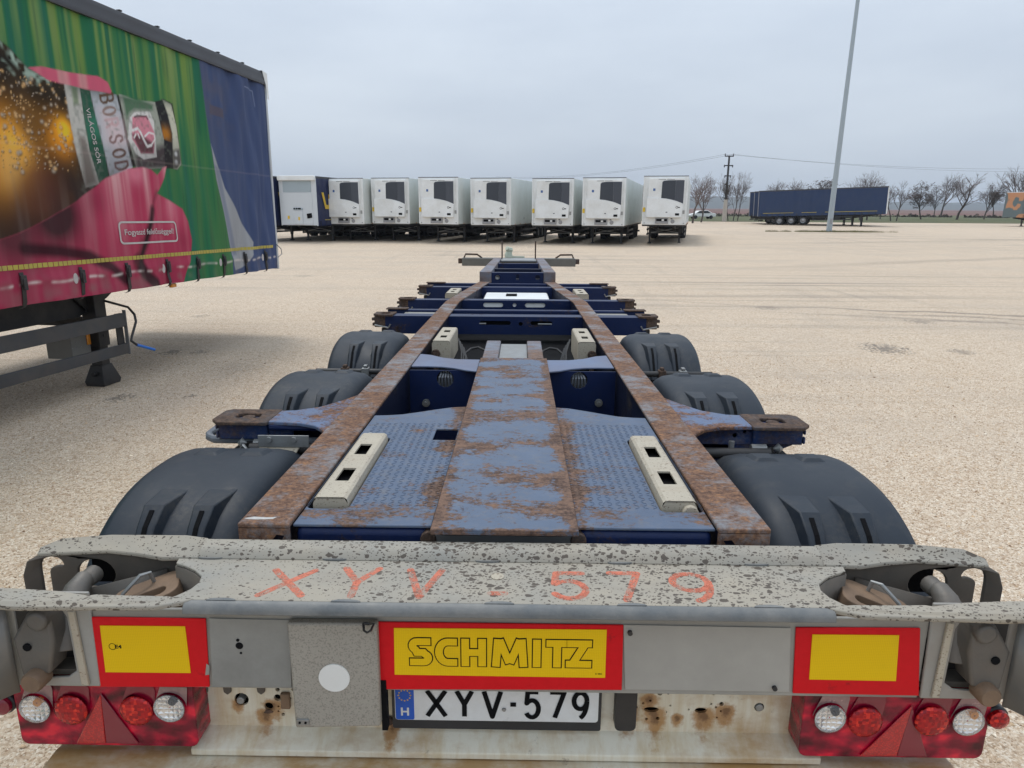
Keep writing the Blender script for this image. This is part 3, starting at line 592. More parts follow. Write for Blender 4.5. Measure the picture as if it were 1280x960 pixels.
fb = MB().box(-1.17, 1.17, 14.15, 14.42, T-.115, T+.045); fb = fb.build('front_bolster', plain('grey_green_bolster', (.15, .15, .135), .55, .1, .3, 7, dirt=(.10, .085, .07), dirt_amt=.6), ROOT, .012, 3)
MB().box(-.345, .345, 13.3, 14.12, T+.02, T+.052).build('neck_end_plate', M['zinc'], ROOT, .006)
for s in (-1, 1):
    c = MB().box(*sorted((s*1.171, s*1.25)), 14.2, 14.36, T-.07, T+.03); c.build('corner_casting', M['casting'], fb, .006)
    c = MB().tube([(s*.76, 14.25, T+.045), (s*.86, 14.25, T+.115), (s*1.10, 14.25, T+.12), (s*1.13, 14.25, T+.045)], .018, 8); c.build('lock_handle', M['casting'], fb)
c = MB().tube([(-.20, 14.5, T-.02), (-.22, 14.5, T+.12), (-.20, 14.5, T+.20), (-.25, 14.45, T+.24)], [.09, .08, .06, .05], 10); c.lathe([(-.06, .002), (-.05, .06), (.0, .08), (.05, .06), (.06, .002)], (-.20, 14.5, T+.20), 'z', 12)
c.box(-.15, .12, 14.45, 14.5, T+.03, T+.075); c.build('coupling_head', plain('pale_green_plastic', (.46, .50, .40), .5), ROOT, .006)
# nose legs and running gear that hold the front up
for s in (-1, 1):
    lg = MB().box(*sorted((s*.37, s*.49)), 11.0, 11.14, .18, T-.05); lg.box(*sorted((s*.33, s*.53)), 10.94, 11.2, TA*11, TA*11+.03); lg.box(*sorted((s*.39, s*.47)), 11.03, 11.11, TA*11+.03, .3); lg.build('landing_leg', M['black_steel'], ROOT, .006)
MB().box(-.36, .36, 11.02, 11.12, .55, .65).build('leg_cross_beam', M['navy_dark'], ROOT, .006)

# ------------------------------------------------------------------ rear bolster beam with its lock pockets
BX = 0.018                                                           # the beam sits a touch right of the camera line
def U(px, py): p = L(px, py, 'z', 1.10); return (p.x, p.y)
n_l = [(-.70, 1.362), (-.79, 1.362), (-.770, 1.378), (-.750, 1.408), (-.744, 1.438), (-.752, 1.468), (-.782, 1.497), (-.815, 1.517), (-.845, 1.530), (-.85, 1.555)]
def notch(s): return [(BX+s*abs(x), y) for x, y in n_l]
outl = notch(-1)+[(BX+.79, 1.555)][:0]+notch(1)[::-1]
o = MB().prism([p for p in notch(-1)[1:]]+[p for p in notch(1)[:0:-1]], 'z', 1.092, 1.100)
bar = o.build('bolster_top', M['bar'], ROOT, .002)
bar['label'] = 'speckled grey top plate of the rear beam with orange painted characters'
# rear fold, raised above the top plate
f = MB()
prof = [(1.553, 1.1005), (1.565, 1.118), (1.585, 1.126), (1.612, 1.127), (1.622, 1.115), (1.622, .96), (1.614, .96), (1.612, 1.112), (1.606, 1.118), (1.588, 1.118), (1.573, 1.111), (1.561, 1.094)]
f.prism(prof, 'x', BX-.80, BX+.80); f.build('rear_fold', M['bar'], bar, .002)
# front fold: rolls over and hangs a little below
prof = [(1.3615, 1.1002), (1.352, 1.0985), (1.344, 1.092), (1.340, 1.084), (1.339, 1.075), (1.346, 1.075), (1.347, 1.082), (1.352, 1.088), (1.3615, 1.0922)]
MB().prism(prof, 'x', BX-.74, BX+.74).build('front_fold', M['bar_edge'], bar, .002)
for px in (271, 430, 624, 790, 960):
    p = L(px, 757, 'z', 1.10); c = MB()
    c.prism([(p.x+.034*math.cos(R(a)), 1.359+.010*math.sin(R(a))) for a in range(0, 181, 20)], 'z', 1.097, 1.1018); c.build('weld_notch', M['bar_edge'], bar)
    p = L(px-15, 701, 'z', 1.11); c = MB(); c.prism([(p.x+.032*math.cos(R(a)), 1.556-.006*math.sin(R(a))) for a in range(0, 181, 20)], 'z', 1.0990, 1.1045); c.build('weld_notch', M['bar_edge'], bar)
c = MB(); p = L(622, 721, 'z', 1.10); c.lathe([(-.004, .016), (.002, .016), (.004, .008), (.003, .0)], (p.x, p.y, 1.10), 'z', 14); c.build('filler_plug', M['sandy'], bar)

for s in (-1, 1):
    X = lambda a: BX+s*a
    ends = empty_parent = ROOT
    # rear flange of the pocket, with the wall below it carrying the hook slot and the round hole
    fl = [(X(.80), 1.553, 1.104), (X(.80), 1.622, 1.125), (X(.86), 1.626, 1.131), (X(1.06), 1.624, 1.131), (X(1.19), 1.618, 1.122), (X(1.245), 1.608, 1.10),
          (X(1.24), 1.584, 1.092), (X(1.05), 1.582, 1.105), (X(.97), 1.576, 1.100), (X(.90), 1.566, 1.094)]
    q = MB(); m = len(fl); q.add(fl+[(a, b, c_-.010) for a, b, c_ in fl], [tuple(range(m)), tuple(range(m, 2*m))[::-1]]+[(i, (i+1) % m, m+(i+1) % m, m+i) for i in range(m)])
    q.build('pocket_flange', M['bar'], ROOT, .003)
    W_ = lambda px, py: (lambda p: (p.x, p.z))(L(px, py, 'y', 1.588))
    hook = [(325, 290), (335, 255), (360, 236), (410, 229), (455, 236), (490, 258), (510, 290), (500, 308), (470, 302), (435, 310), (405, 325), (398, 350), (410, 430), (430, 560), (365, 560), (345, 430), (330, 340)]
    hk_ = [W_(c0/6.4, 660+c1/6.4) for c0, c1 in hook]
    if s > 0: hk_ = [(2*BX-a, b-.001) for a, b in hk_]
    hole = ell(X(1.092), 1.035, .050, .042, 20)
    pw = [(X(.80), .86), (X(.80), 1.105), (X(.90), 1.100), (X(1.0), 1.104), (X(1.20), 1.095), (X(1.235), 1.090), (X(1.262), 1.075), (X(1.272), 1.04), (X(1.272), .86), (X(1.235), .86)]
    MB().plate(pw, [hk_, hole], .010, lambda u, v, w: (u, 1.588+w+max(0, abs(u-BX)-1.235)*-.6, v)).build('pocket_wall', M['pocket'], ROOT, .003)
    MB().box(*sorted((X(1.03), X(1.15))), 1.66, 1.67, .97, 1.09).build('hole_backing', M['ink'], ROOT)
    # curved inner cheek of the pocket
    ck = [(X(abs(x)), y) for x, y in n_l[1:] if y > 1.43]+[(X(.80), 1.586)]
    q = MB(); m = len(ck); q.add([(a, b, 1.0915) for a, b in ck]+[(a, b, .93) for a, b in ck], [(i, i+1, m+i+1, m+i) for i in range(m-1)])
    c = q.build('pocket_cheek', M['pocket'], ROOT, smooth=60)
    sd_ = c.modifiers.new('wall', 'SOLIDIFY'); sd_.thickness = .006; sd_.offset = 0
    MB().box(*sorted((X(.78), X(1.28))), 1.412, 1.598, .86, .875).build('pocket_floor', M['pocket'], ROOT)
    # front flange
    ff = [(X(.72), 1.363, 1.1030), (X(.79), 1.372, 1.1030), (X(.88), 1.376, 1.101), (X(.955), 1.380, 1.100), (X(.97), 1.372, 1.102), (X(1.05), 1.388, 1.103), (X(1.15), 1.392, 1.106), (X(1.30), 1.385, 1.112),
          (X(1.30), 1.318, 1.112), (X(1.16), 1.315, 1.110), (X(1.10), 1.325, 1.101), (X(.95), 1.330, 1.099), (X(.80), 1.333, 1.099), (X(.74), 1.350, 1.1025)]
    q = MB(); m = len(ff); q.add(ff+[(a, b, c_-.012) for a, b, c_ in ff], [tuple(range(m)), tuple(range(m, 2*m))[::-1]]+[(i, (i+1) % m, m+(i+1) % m, m+i) for i in range(m)])
    q.build('front_flange', M['bar'], ROOT, .003)
    # lock hardware in the pocket
    cx = X(1.03)
    lv = MB().tube([(X(1.085), 1.535, 1.055), (X(1.085), 1.50, 1.045), (X(1.09), 1.46, .985), (X(1.09), 1.44, .92)], [.022, .028, .045, .05], 14)
    lv.lathe([(-.01, .002), (.0, .022), (.035, .024), (.04, .0)], (X(1.08), 1.53, 1.05), 'y', 14); lv.build('lock_lever', M['zinc'] if False else plain('worn_lever_steel', (.115, .11, .10), .5, .2, .35, 14, dirt=(.20, .15, .11), dirt_amt=.5, bump=.2) if s < 0 else bpy.data.materials['worn_lever_steel'], ROOT, .003)
    ln = MB().cyl((X(1.105), 1.452, .985), (X(1.105), 1.445, .985), .012, 10); ln.build('lever_hole', M['ink'], ROOT)
    sl = MB(); Mr = Matrix.Translation((X(.895), 1.50, 1.0)) @ Matrix.Rotation(R(-22*s), 4, 'Z') @ Matrix.Rotation(R(14*s), 4, 'Y')
    hole2 = rrect(-.035, .045, -.045, -.008, .017)
    sl.plate(rrect(-.085, .075, -.062, .058, .03), [hole2], .11, lambda u, v, w: tuple(Mr @ Vector((s*-u, v, .045-w))))
    sl.build('lock_sleeve', M['brownpart'], ROOT, .008, 2)
    MB().box(-.03, .04, -.043, -.01, -.06, -.03, Mr @ Matrix.Scale(-s, 4, (1, 0, 0))).build('sleeve_bore', M['ink'], ROOT)
    gs = MB().add([(X(.90), 1.585, 1.055), (X(1.06), 1.52, 1.035), (X(1.05), 1.50, .90), (X(.90), 1.56, .90)], [(0, 1, 2, 3)]); gs = gs.build('gusset_plate', M['pocket'], ROOT)
    sd_ = gs.modifiers.new('wall', 'SOLIDIFY'); sd_.thickness = .008
    wr = MB().tube([(X(.905), 1.535, 1.03), (X(.912), 1.525, 1.075), (X(.925), 1.505, 1.078), (X(.955), 1.475, 1.045), (X(.975), 1.46, 1.0), (X(.975), 1.455, .95)], .005, 8); wr.build('wire_handle', M['zinc'], ROOT)
    bt = MB().cyl((X(1.005), 1.50, .985), (X(1.005), 1.455, .985), .024, 14); bt.cyl((X(1.005), 1.455, .985), (X(1.005), 1.44, .985), .016, 6); bt.cyl((X(.965), 1.46, .965), (X(.93), 1.45, .965), .02, 8); bt.build('lock_bolt', M['brownpart'] if s < 0 else M['pocket'], ROOT, .002)
    # below the front flange: cheek plate with an opening, lever and knob, folded end plate
    op = [(X(1.042), .885), (X(1.045), 1.03), (X(1.06), 1.06), (X(1.17), 1.06), (X(1.17), .885), (X(1.12), .865), (X(1.065), .868)]
    MB().plate([(X(.99), .842), (X(.985), 1.0955), (X(1.235), 1.0955), (X(1.235), .842)], [op], .008, lambda u, v, w: (u, 1.392+w, v)).build('cheek_plate', plain('pale_grey_steel', (.33, .33, .31), .5, .1, .15, 5, dirt=(.22, .15, .09), dirt_amt=.55) if s < 0 else bpy.data.materials['pale_grey_steel'], ROOT, .003)
    MB().box(*sorted((X(1.03), X(1.25))), 1.46, 1.465, .86, 1.05).build('cheek_backing', M['black_steel'], ROOT)
    wb = MB().add([(X(1.02), 1.391, 1.05), (X(1.035), 1.391, 1.05), (X(1.03), 1.391, .85), (X(1.012), 1.391, .85), (X(1.02), 1.384, 1.05), (X(1.035), 1.384, 1.05), (X(1.03), 1.384, .85), (X(1.012), 1.384, .85)], [(0, 1, 5, 4), (1, 2, 6, 5), (2, 3, 7, 6), (3, 0, 4, 7), (4, 5, 6, 7)]); wb.build('weld_seam', M['sandy'], ROOT, .002)
    lv = MB().add([(X(1.075), 1.375, 1.052), (X(1.125), 1.375, 1.052), (X(1.165), 1.368, .985), (X(1.155), 1.365, .885), (X(1.085), 1.365, .895), (X(1.07), 1.372, .98)]+
                  [(X(1.075), 1.43, 1.052), (X(1.125), 1.43, 1.052), (X(1.165), 1.43, .985), (X(1.155), 1.43, .885), (X(1.085), 1.43, .895), (X(1.07), 1.43, .98)],
                  [(0, 1, 2, 3, 4, 5)]+[(i, (i+1) % 6, 6+(i+1) % 6, 6+i) for i in range(6)]+[(11, 10, 9, 8, 7, 6)])
    lv.cyl((X(1.098), 1.36, 1.035), (X(1.098), 1.42, 1.035), .025, 16); lv = lv.build('lower_lever', bpy.data.materials['worn_lever_steel'], ROOT, .008, 3)
    MB().cyl((X(1.132), 1.372, .965), (X(1.132), 1.366, .965), .010, 10).build('lever_hole', M['ink'], lv)
    MB().lathe([(-.012, .0), (-.012, .022), (-.006, .026), (.03, .026)], (X(1.118), 1.352, .885), 'y', 18).build('lever_knob', M['brownpart'], lv)
    ep = [(1.18, 1.384), (1.19, 1.378), (1.215, 1.345), (1.235, 1.335), (1.262, 1.30), (1.31, 1.27)]
    q = MB(); m = len(ep); z0, z1 = .835, 1.0955
    q.add([(X(a), b, z1) for a, b in ep]+[(X(a), b, z0) for a, b in ep], [(i, i+1, m+i+1, m+i) for i in range(m-1)])
    e_ = q.build('end_plate', plain('streaked_end_steel', (.16, .165, .165), .45, .25, .4, 9, dirt=(.26, .23, .19), dirt_amt=.6) if s < 0 else bpy.data.materials['streaked_end_steel'], ROOT, smooth=20)
    sd_ = e_.modifiers.new('wall', 'SOLIDIFY'); sd_.thickness = .008

# ------------------------------------------------------------------ rear face: panel, marker plates, cover box
FY = 1.400
P_ = lambda px, py, y=FY: (lambda p: (p.x, p.z))(L(px, py, 'y', y))
MB().box(-.985, 1.005, FY, FY+.01, .838, 1.050).build('face_panel', M['face'], ROOT, .002)
def flat(pts, y, t, name, m, parent, bevel=.001): return MB().prism(pts, 'y', y-t, y).build(name, m, parent, bevel)
lp = flat([P_(262, 772), P_(363, 774), P_(365, 858), P_(266, 858)], FY-.0004, .003, 'blank_panel', plain('blotchy_blank_panel', (.30, .30, .28), .5, 0, .15, 5, dirt=(.09, .088, .085), dirt_amt=.6), ROOT)
for px, py, r in ((300, 806, .009), (298, 799, .004), (302, 815, .003)):
    x, z = P_(px, py); MB().cyl((x, FY-.0045, z), (x, FY-.002, z), r, 14).build('drill_hole', M['ink'], lp)
rp_ = flat([P_(779, 780), P_(988, 784), P_(986, 864), P_(781, 861)], FY-.0004, .003, 'blank_panel', plain('plain_blank_panel', (.37, .355, .32), .5, 0, .08, 3, dirt=(.16, .15, .135), dirt_amt=.45), ROOT)
for px, py in ((787, 789), (967, 858)):
    x, z = P_(px, py); c = MB().cyl((x, FY-.011, z), (x, FY-.003, z), .006, 8); c.build('panel_screw', M['black_steel'], rp_)
def marker(q, iq, notch=None):
    pl = flat(q, FY-.0005, .005, 'marker_plate', M['red'], ROOT, .0015)
    return pl, flat(iq, FY-.0058, .0012, 'reflective_panel', M['yellow'], pl, 0)
m1, _ = marker([P_(104, 770), P_(258, 772), P_(263, 857), P_(116, 857)], [P_(127, 780), P_(233, 781), P_(240, 839), P_(134, 838)])
m2, _ = marker([P_(471, 776), P_(779, 780), P_(777, 861), P_(474, 860)], [P_(493, 783), P_(758, 785), P_(756, 845), P_(494, 841)])
m3, _ = marker([P_(994, 783), P_(1149, 784), P_(1147, 868), P_(990, 865)], [P_(1014, 791), P_(1122, 792), P_(1118, 849), P_(1010, 847)])
for mk, px, py, w in ((m1, 259, 833, .03), (m1, 108, 795, .012)):
    x, z = P_(px, py); MB().prism([(x-.004, z-.02), (x+.006, z-.018), (x+.009, z+.006), (x+.002, z+.012)], 'y', FY-.0064, FY-.0056).build('scuffed_patch', M['face'], mk)
def decal(v, f, cx, cz, y, name, m, parent):
    o = MB(); o.add([(cx+a, y, cz+b) for a, b in v], f); return o.build(name, m, parent, smooth=0, recalc=False)
(x0, z0), (x1, z1) = P_(511, 830), P_(741, 797)
HW = {'S': (0, .137), 'C': (.142, .278), 'H': (.285, .430), 'M': (.450, .655), 'I': (.672, .730), 'T': (.745, .868), 'Z': (.852, 1.0)}
sw = .0235; gw, gh = x1-x0, z1-z0
def heavy(ch):                                                       # centre lines of the heavy letters, metres inside the letter's cell
    a_, b_ = HW[ch]; w_ = (b_-a_)*gw; h_ = gh; q = sw/2
    L_ = {'H': [[(q, 0), (q, h_)], [(w_-q, 0), (w_-q, h_)], [(q, h_/2), (w_-q, h_/2)]], 'I': [[(q, 0), (q, h_)]], 'T': [[(0, h_-q), (w_, h_-q)], [(w_*.52, 0), (w_*.52, h_-q)]],
          'Z': [[(0, h_-q), (w_, h_-q)], [(0, q), (w_, q)], [(sw*.75, q), (w_-sw*.75, h_-q)]], 'M': [[(q, 0), (q+w_*.06, h_)], [(w_-q, 0), (w_-q-w_*.06, h_)], [(q+w_*.09, h_-.002), (w_/2, .010)], [(w_-q-w_*.09, h_-.002), (w_/2, .010)]],
          'C': [[(w_*.96, h_-q), (w_*.55, h_-q)]+[(w_*.55+(w_*.55-q)*math.cos(R(a)), h_/2+(h_/2-q)*math.sin(R(a))) for a in range(100, 261, 16)]+[(w_*.55, q), (w_*.96, q)]],
          'S': [[(w_*.94, h_-q), (w_*.40, h_-q)]+[(w_*.36+(w_*.36-q)*math.cos(R(a)), h_*.71+(h_*.29-q)*math.sin(R(a))) for a in range(110, 251, 20)]+[(w_*.36, h_*.5-.0015), (w_*.62, h_*.5-.0015)]+[(w_*.62+(w_*.38-q)*math.cos(R(a)), h_*.29+(h_*.29-q)*math.sin(R(a))) for a in range(70, -71, -20)]+[(w_*.58, q), (w_*.04, q)]]}[ch]
    return [[(x0+a_*gw+u, z0+v) for u, v in ln] for ln in L_]
def ribbon_letter(ch, w, ext, y, name, m, parent):
    o = MB()
    for ln in heavy(ch):
        pts = [Vector(p) for p in ln]; pts[0] = pts[0]-(pts[1]-pts[0]).normalized()*ext; pts[-1] = pts[-1]+(pts[-1]-pts[-2]).normalized()*ext
        v = []
        for i, p in enumerate(pts):
            d0 = (p-pts[i-1]).normalized() if i else (pts[1]-p).normalized(); d1 = (pts[i+1]-p).normalized() if i < len(pts)-1 else d0
            t = (d0+d1).normalized(); n_ = Vector((-t.y, t.x)); k = w/2/max(.5, n_.dot(Vector((-d0.y, d0.x)))); v += [(p.x+n_.x*k, y-.00002*len(o.f), p.y+n_.y*k), (p.x-n_.x*k, y-.00002*len(o.f), p.y-n_.y*k)]
        o.add(v, [(2*i, 2*i+1, 2*i+3, 2*i+2) for i in range(len(pts)-1)])
    return o.build(name, m, parent, smooth=0, merge=False, recalc=False)
for ch in HW:
    b_ = ribbon_letter(ch, sw+.0002, .0004 if ch not in 'M' else .0011, FY-.0074, 'letter', M['ink'], m2)
    ribbon_letter(ch, sw-.0052, -.0022, FY-.0082, 'letter_fill', M['yellow'], m2)
x, z = P_(150, 806); v, f = text_fit('E4', .016, .010, .03); decal(v, f, x, z, FY-.0074, 'approval_mark', M['ink'], m1)
mkx = MB().lathe([(0, .0075), (0, .009), ], (x-.014, FY-.0074, z), 'y', 16); mkx.build('approval_mark', M['ink'], m1)
x, z = P_(748, 840); v, f = text_fit('E1 0034', .016, .004, .02); decal(v, f, x, z, FY-.0074, 'approval_mark', M['ink'], m2)
# cover box with a white disc
q = [P_(360, 776, 1.385), P_(472, 777, 1.385), P_(477, 905, 1.385), P_(371, 907, 1.385)]
cb = MB().prism(q, 'y', 1.375, 1.3995).build('cover_box', M['cover'], ROOT, .006, 3)
MB().box(q[1][0]-.002, q[1][0]+.012, 1.392, 1.412, .73, .87).build('box_gasket', M['ink'], cb)
x, z = P_(418, 847, 1.375); MB().cyl((x, 1.3725, z), (x, 1.376, z), .037, 36).build('reflector_disc', M['white'], cb)
x, z = P_(378, 903, 1.372); c = MB().box(x-.014, x+.016, 1.371, 1.3755, z-.007, z+.008); c.build('latch_plate', M['zinc'], cb, .001)
for d in (-.006, .008): MB().cyl((x+d, 1.3695, z), (x+d, 1.372, z), .0032, 8).build('latch_screw', M['ink'], cb)
x, z = P_(461, 779, 1.372); c = MB().tube([(x-.012, 1.37, z), (x-.008, 1.355, z-.008), (x, 1.35, z-.010), (x+.008, 1.355, z-.008), (x+.012, 1.37, z), (x+.004, 1.36, z+.006), (x-.006, 1.362, z+.006), (x-.012, 1.37, z)], .003, 6); c.build('wire_loop', M['black_steel'], cb)

# ------------------------------------------------------------------ rusty white rear panel, ledge, under-run bar
BY = 1.50
B_ = lambda px, py: P_(px, py, BY)
hs = []
def hole(px, py, r, rz=None): x, z = B_(px, py); hs.append(ell(x, z, r, rz or r, 14))
for px, py, r in ((302, 874, .019), (336, 883, .012), (347, 872, .010), (356, 873, .004), (348, 883, .003), (348, 889, .003), (354, 893, .005), (347, 862, .006), (363, 873, .003), (366, 862, .004)): hole(px, py, r)
for px, py, r, rz in ((814, 887, .020, .008), (876, 888, .016, .008)): hole(px, py, r, rz)
for px, py, r in ((813, 876, .0035), (804, 879, .0035), (796, 884, .003), (838, 882, .003), (808, 899, .004), (822, 898, .005), (825, 867, .006), (833, 890, .002), (889, 880, .003), (892, 868, .003), (895, 884, .003), (896, 897, .003), (901, 889, .003), (902, 880, .006), (949, 884, .013), (861, 887, .003), (851, 866, .004)): hole(px, py, r)
pn = MB().plate([(-.80, .640), (.82, .640), (.82, .835), (-.80, .835)], hs, .008, lambda u, v, w: (u, BY+w, v)).build('rear_panel', M['stained'], ROOT, .001, 1)
MB().box(-.80, .82, BY+.05, BY+.055, .64, .835).build('panel_backing', M['ink'], pn)
for px, py in ((301, 875), (949, 884)):
    x, z = B_(px, py); c = MB().cyl((x, BY-.004, z), (x, BY+.05, z), .0105, 12); c.build('bolt', M['zinc'], pn, .002)
for px in (256, 285, 327, 835, 920, 943):
    x, z = B_(px, 862); c = MB().prism([(x-.012, z+.03), (x+.012, z+.03), (x+.010, z-.004), (x, z-.012), (x-.010, z-.004)], 'y', BY-.006, BY-.0005); c.build('hanger_tab', M['pocket'], pn, .002)
x, z = B_(358, 874); MB().box(x-.012, x+.012, BY-.012, BY-.0005, z-.022, z+.024).build('cable_clip', M['brownpart'], pn, .003)
for px, py, w_, h_ in ((336, 889, .016, .006),):
    x, z = B_(px, py); MB().prism([(x+w_*math.cos(R(a))*(.8+.3*math.sin(a)), z+h_*math.sin(R(a))) for a in range(0, 360, 30)], 'y', BY-.002, BY-.0003).build('rust_flake', M['casting'], pn)
MB().add([(-.80, BY, .646), (.82, BY, .646), (.82, 1.445, .618), (-.80, 1.445, .618), (-.80, BY, .60), (.82, BY, .60), (.82, 1.445, .600), (-.80, 1.445, .600)], [(0, 1, 2, 3), (3, 2, 6, 7), (4, 5, 6, 7), (0, 3, 7, 4), (1, 2, 6, 5)]).build('lower_ledge', M['stained'], ROOT, .003)
MB().prism([(1.49, .592), (1.46, .596), (1.36, .584), (1.325, .568), (1.315, .54), (1.315, .47), (1.49, .47)], 'x', -1.165, 1.165).build('underrun_bar', M['stained'], ROOT, .004)
for s in (-1, 1): MB().box(*sorted((s*.55, s*.62)), 1.57, 1.68, .48, .95).build('underrun_bracket', M['navy_dark'], ROOT, .004)
for s in (-1, 1): MB().box(*sorted((s*.50, s*.70)), 1.57, 1.68, .65, T-.21).build('beam_hanger', M['navy_dark'], ROOT)
# number plate
n0, n1, n2, n3 = P_(490, 858, 1.49), P_(752, 863, 1.49), P_(752, 913, 1.49), P_(491, 912, 1.49)
npx0, npx1, npz0, npz1 = n0[0], n1[0], .662, .795
hd = MB().plate(rrect(npx0, npx1, npz0, npz1, .006), [], .012, lambda u, v, w: (u, 1.480+w, v)).build('plate_holder', M['blackplastic'], ROOT, .003)
pl = MB().plate(rrect(npx0+.008, npx1-.008, .690, .797, .008), [], .0025, lambda u, v, w: (u, 1.4772+w, v)).build('number_plate', M['plate_white'], hd, .0008)
bx0, bx1 = npx0+.010, npx0+.058
flat(rrect(bx0, bx1, .692, .795, .005), 1.4770, .0008, 'country_band', M['plate_blue'], pl, 0)
st = MB()
for k in range(12):
    a = 2*PI*k/12; cx, cz = (bx0+bx1)/2+.0155*math.cos(a), .764+.0155*math.sin(a)
    st.add([(cx+(.0031 if j % 2 == 0 else .0013)*math.sin(2*PI*j/10), 1.4758, cz+(.0031 if j % 2 == 0 else .0013)*math.cos(2*PI*j/10)) for j in range(10)], [tuple(range(10))])
st.build('star_ring', M['yellow'], pl, smooth=0)
v, f = text_fit('H', .021, .024, .03); decal(v, f, (bx0+bx1)/2, .716, 1.4757, 'country_letter', M['plate_white'], pl)
def strokes(chars, place, w, name, m, parent, thick=.0006, round_=True):
    """lettering drawn as flat strokes; place maps (char index, u, v) in a unit cell to a point in 3-D and its plane"""
    o = MB()
    for i, (ch, lines) in enumerate(chars):
        for ln in lines:
            for k in range(len(ln)-1):
                (u0, v0), (u1, v1) = place(i, *ln[k]), place(i, *ln[k+1]); d = Vector((u1-u0, v1-v0)); l = d.length
                if l < 1e-6: continue
                d /= l; nx, ny = -d.y*w/2, d.x*w/2
                o.add([(u0+nx, v0+ny, 0), (u0-nx, v0-ny, 0), (u1-nx, v1-ny, 0), (u1+nx, v1+ny, 0)], [(0, 1, 2, 3)])
                if round_ or k < len(ln)-2:
                    o.add([(u1+w/2*math.cos(R(a)), v1+w/2*math.sin(R(a)), 0) for a in range(0, 360, 45)], [tuple(range(8))])
                if round_ and k == 0: o.add([(u0+w/2*math.cos(R(a)), v0+w/2*math.sin(R(a)), 0) for a in range(0, 360, 45)], [tuple(range(8))])
    return o
def arc(cx, cy, rx, ry, a0, a1, n=9): return [(cx+rx*math.cos(R(a0+(a1-a0)*k/n)), cy+ry*math.sin(R(a0+(a1-a0)*k/n))) for k in range(n+1)]
GL = {'X': [[(0, 0), (1, 1)], [(0, 1), (1, 0)]], 'Y': [[(0, 1), (.5, .48), (1, 1)], [(.5, .48), (.5, 0)]], 'V': [[(0, 1), (.5, 0), (1, 1)]], '-': [[(.1, .5), (.9, .5)]],
      '5': [[(.92, 1), (.15, 1), (.08, .55)]+arc(.48, .34, .48, .34, 125, -150, 12)], '7': [[(.02, 1), (1, 1), (.38, 0)]],
      '9': [arc(.5, .68, .48, .32, 0, 360, 14), [(.98, .68)]+arc(.42, .68, .56, .68, -10, -80, 6)]}
spec = [('X', 530, 573), ('Y', 582, 618), ('V', 613, 660) if False else ('V', 614, 656), ('-', 664, 681), ('5', 690, 715) if False else ('5', 655+0, 680+0)]
cells = []                                                           # measured across the plate, in pixels of the photograph
for ch, a, b in (('X', 534, 557), ('Y', 571, 590), ('V', 605, 626), ('-', 637, 646), ('5', 657, 674), ('7', 687, 705), ('9', 717, 734)):
    xa, _ = P_(a, 880, 1.476); xb, _ = P_(b, 880, 1.476); cells.append((ch, xa, xb))
zlo, zhi = .704, .779
def pl_(i, u, v): ch, a, b = cells[i]; return (a+(b-a)*u, zlo+(zhi-zlo)*v)
for i, c_ in enumerate(cells):
    o = strokes([(c_[0], GL[c_[0]])], lambda k, u, v, i=i: pl_(i, u, v), .0124, '', None, None, round_=False)
    q = MB(); q.f = o.f; q.v = [(a, 1.4756-.00003*(j//8 % 9), b) for j, (a, b, _) in enumerate(o.v)]
    q.build('plate_character', M['ink'], pl, smooth=0, merge=False, recalc=False)
x, z = P_(630, 887, 1.476); MB().lathe([(0, .0055), (-.002, .0045), (-.003, .0)], (x, 1.4755, z), 'y', 12).build('plate_screw', M['zinc'], pl)
x0, z0 = P_(768, 911, 1.47); x1, z1 = P_(797, 866, 1.47)
MB().plate(rrect(x0, x1, z0-.005, z1+.02, .014), [], .03, lambda u, v, w: (u, 1.468+w, v)).build('rubber_stop', M['black_steel'], ROOT, .006, 3)
x, z = P_(486, 903, 1.49); MB().lathe([(0, .014), (-.006, .011), (-.008, .0)], (x, 1.497, z), 'y', 12).build('bolt', M['casting'], ROOT)
# spray painted characters on the beam
scells = []
for ch, a, b, zt, zb in (('X', 334, 386, 713, 744), ('Y', 425, 468, 711, 745), ('V', 508, 549, 713, 746), ('-', 611, 633, 725, 760), ('5', 690, 733, 717, 748), ('7', 765, 801, 717, 750), ('9', 842, 889, 718, 751)):
    (xa, ya), (xb, yb) = U(a, zb), U(b, zt); xa2, xb2 = U(a, zt)[0], U(b, zb)[0]; scells.append((ch, (xa+xa2)/2, (xb+xb2)/2, ya, yb))
def sp_(i, u, v): ch, a, b, ya, yb = scells[i]; return (a+(b-a)*u, ya+(yb-ya)*v)
for i, c_ in enumerate(scells):
    o = strokes([(c_[0], GL[c_[0]])], lambda k, u, v, i=i: sp_(i, u, v), .0185, '', None, None)
    q = MB(); q.f = o.f; q.v = [(a, b, 1.1004+.00003*(j//8 % 9)) for j, (a, b, _) in enumerate(o.v)]
    q.build('sprayed_character', M['spray'], bar, smooth=0, merge=False, recalc=False)

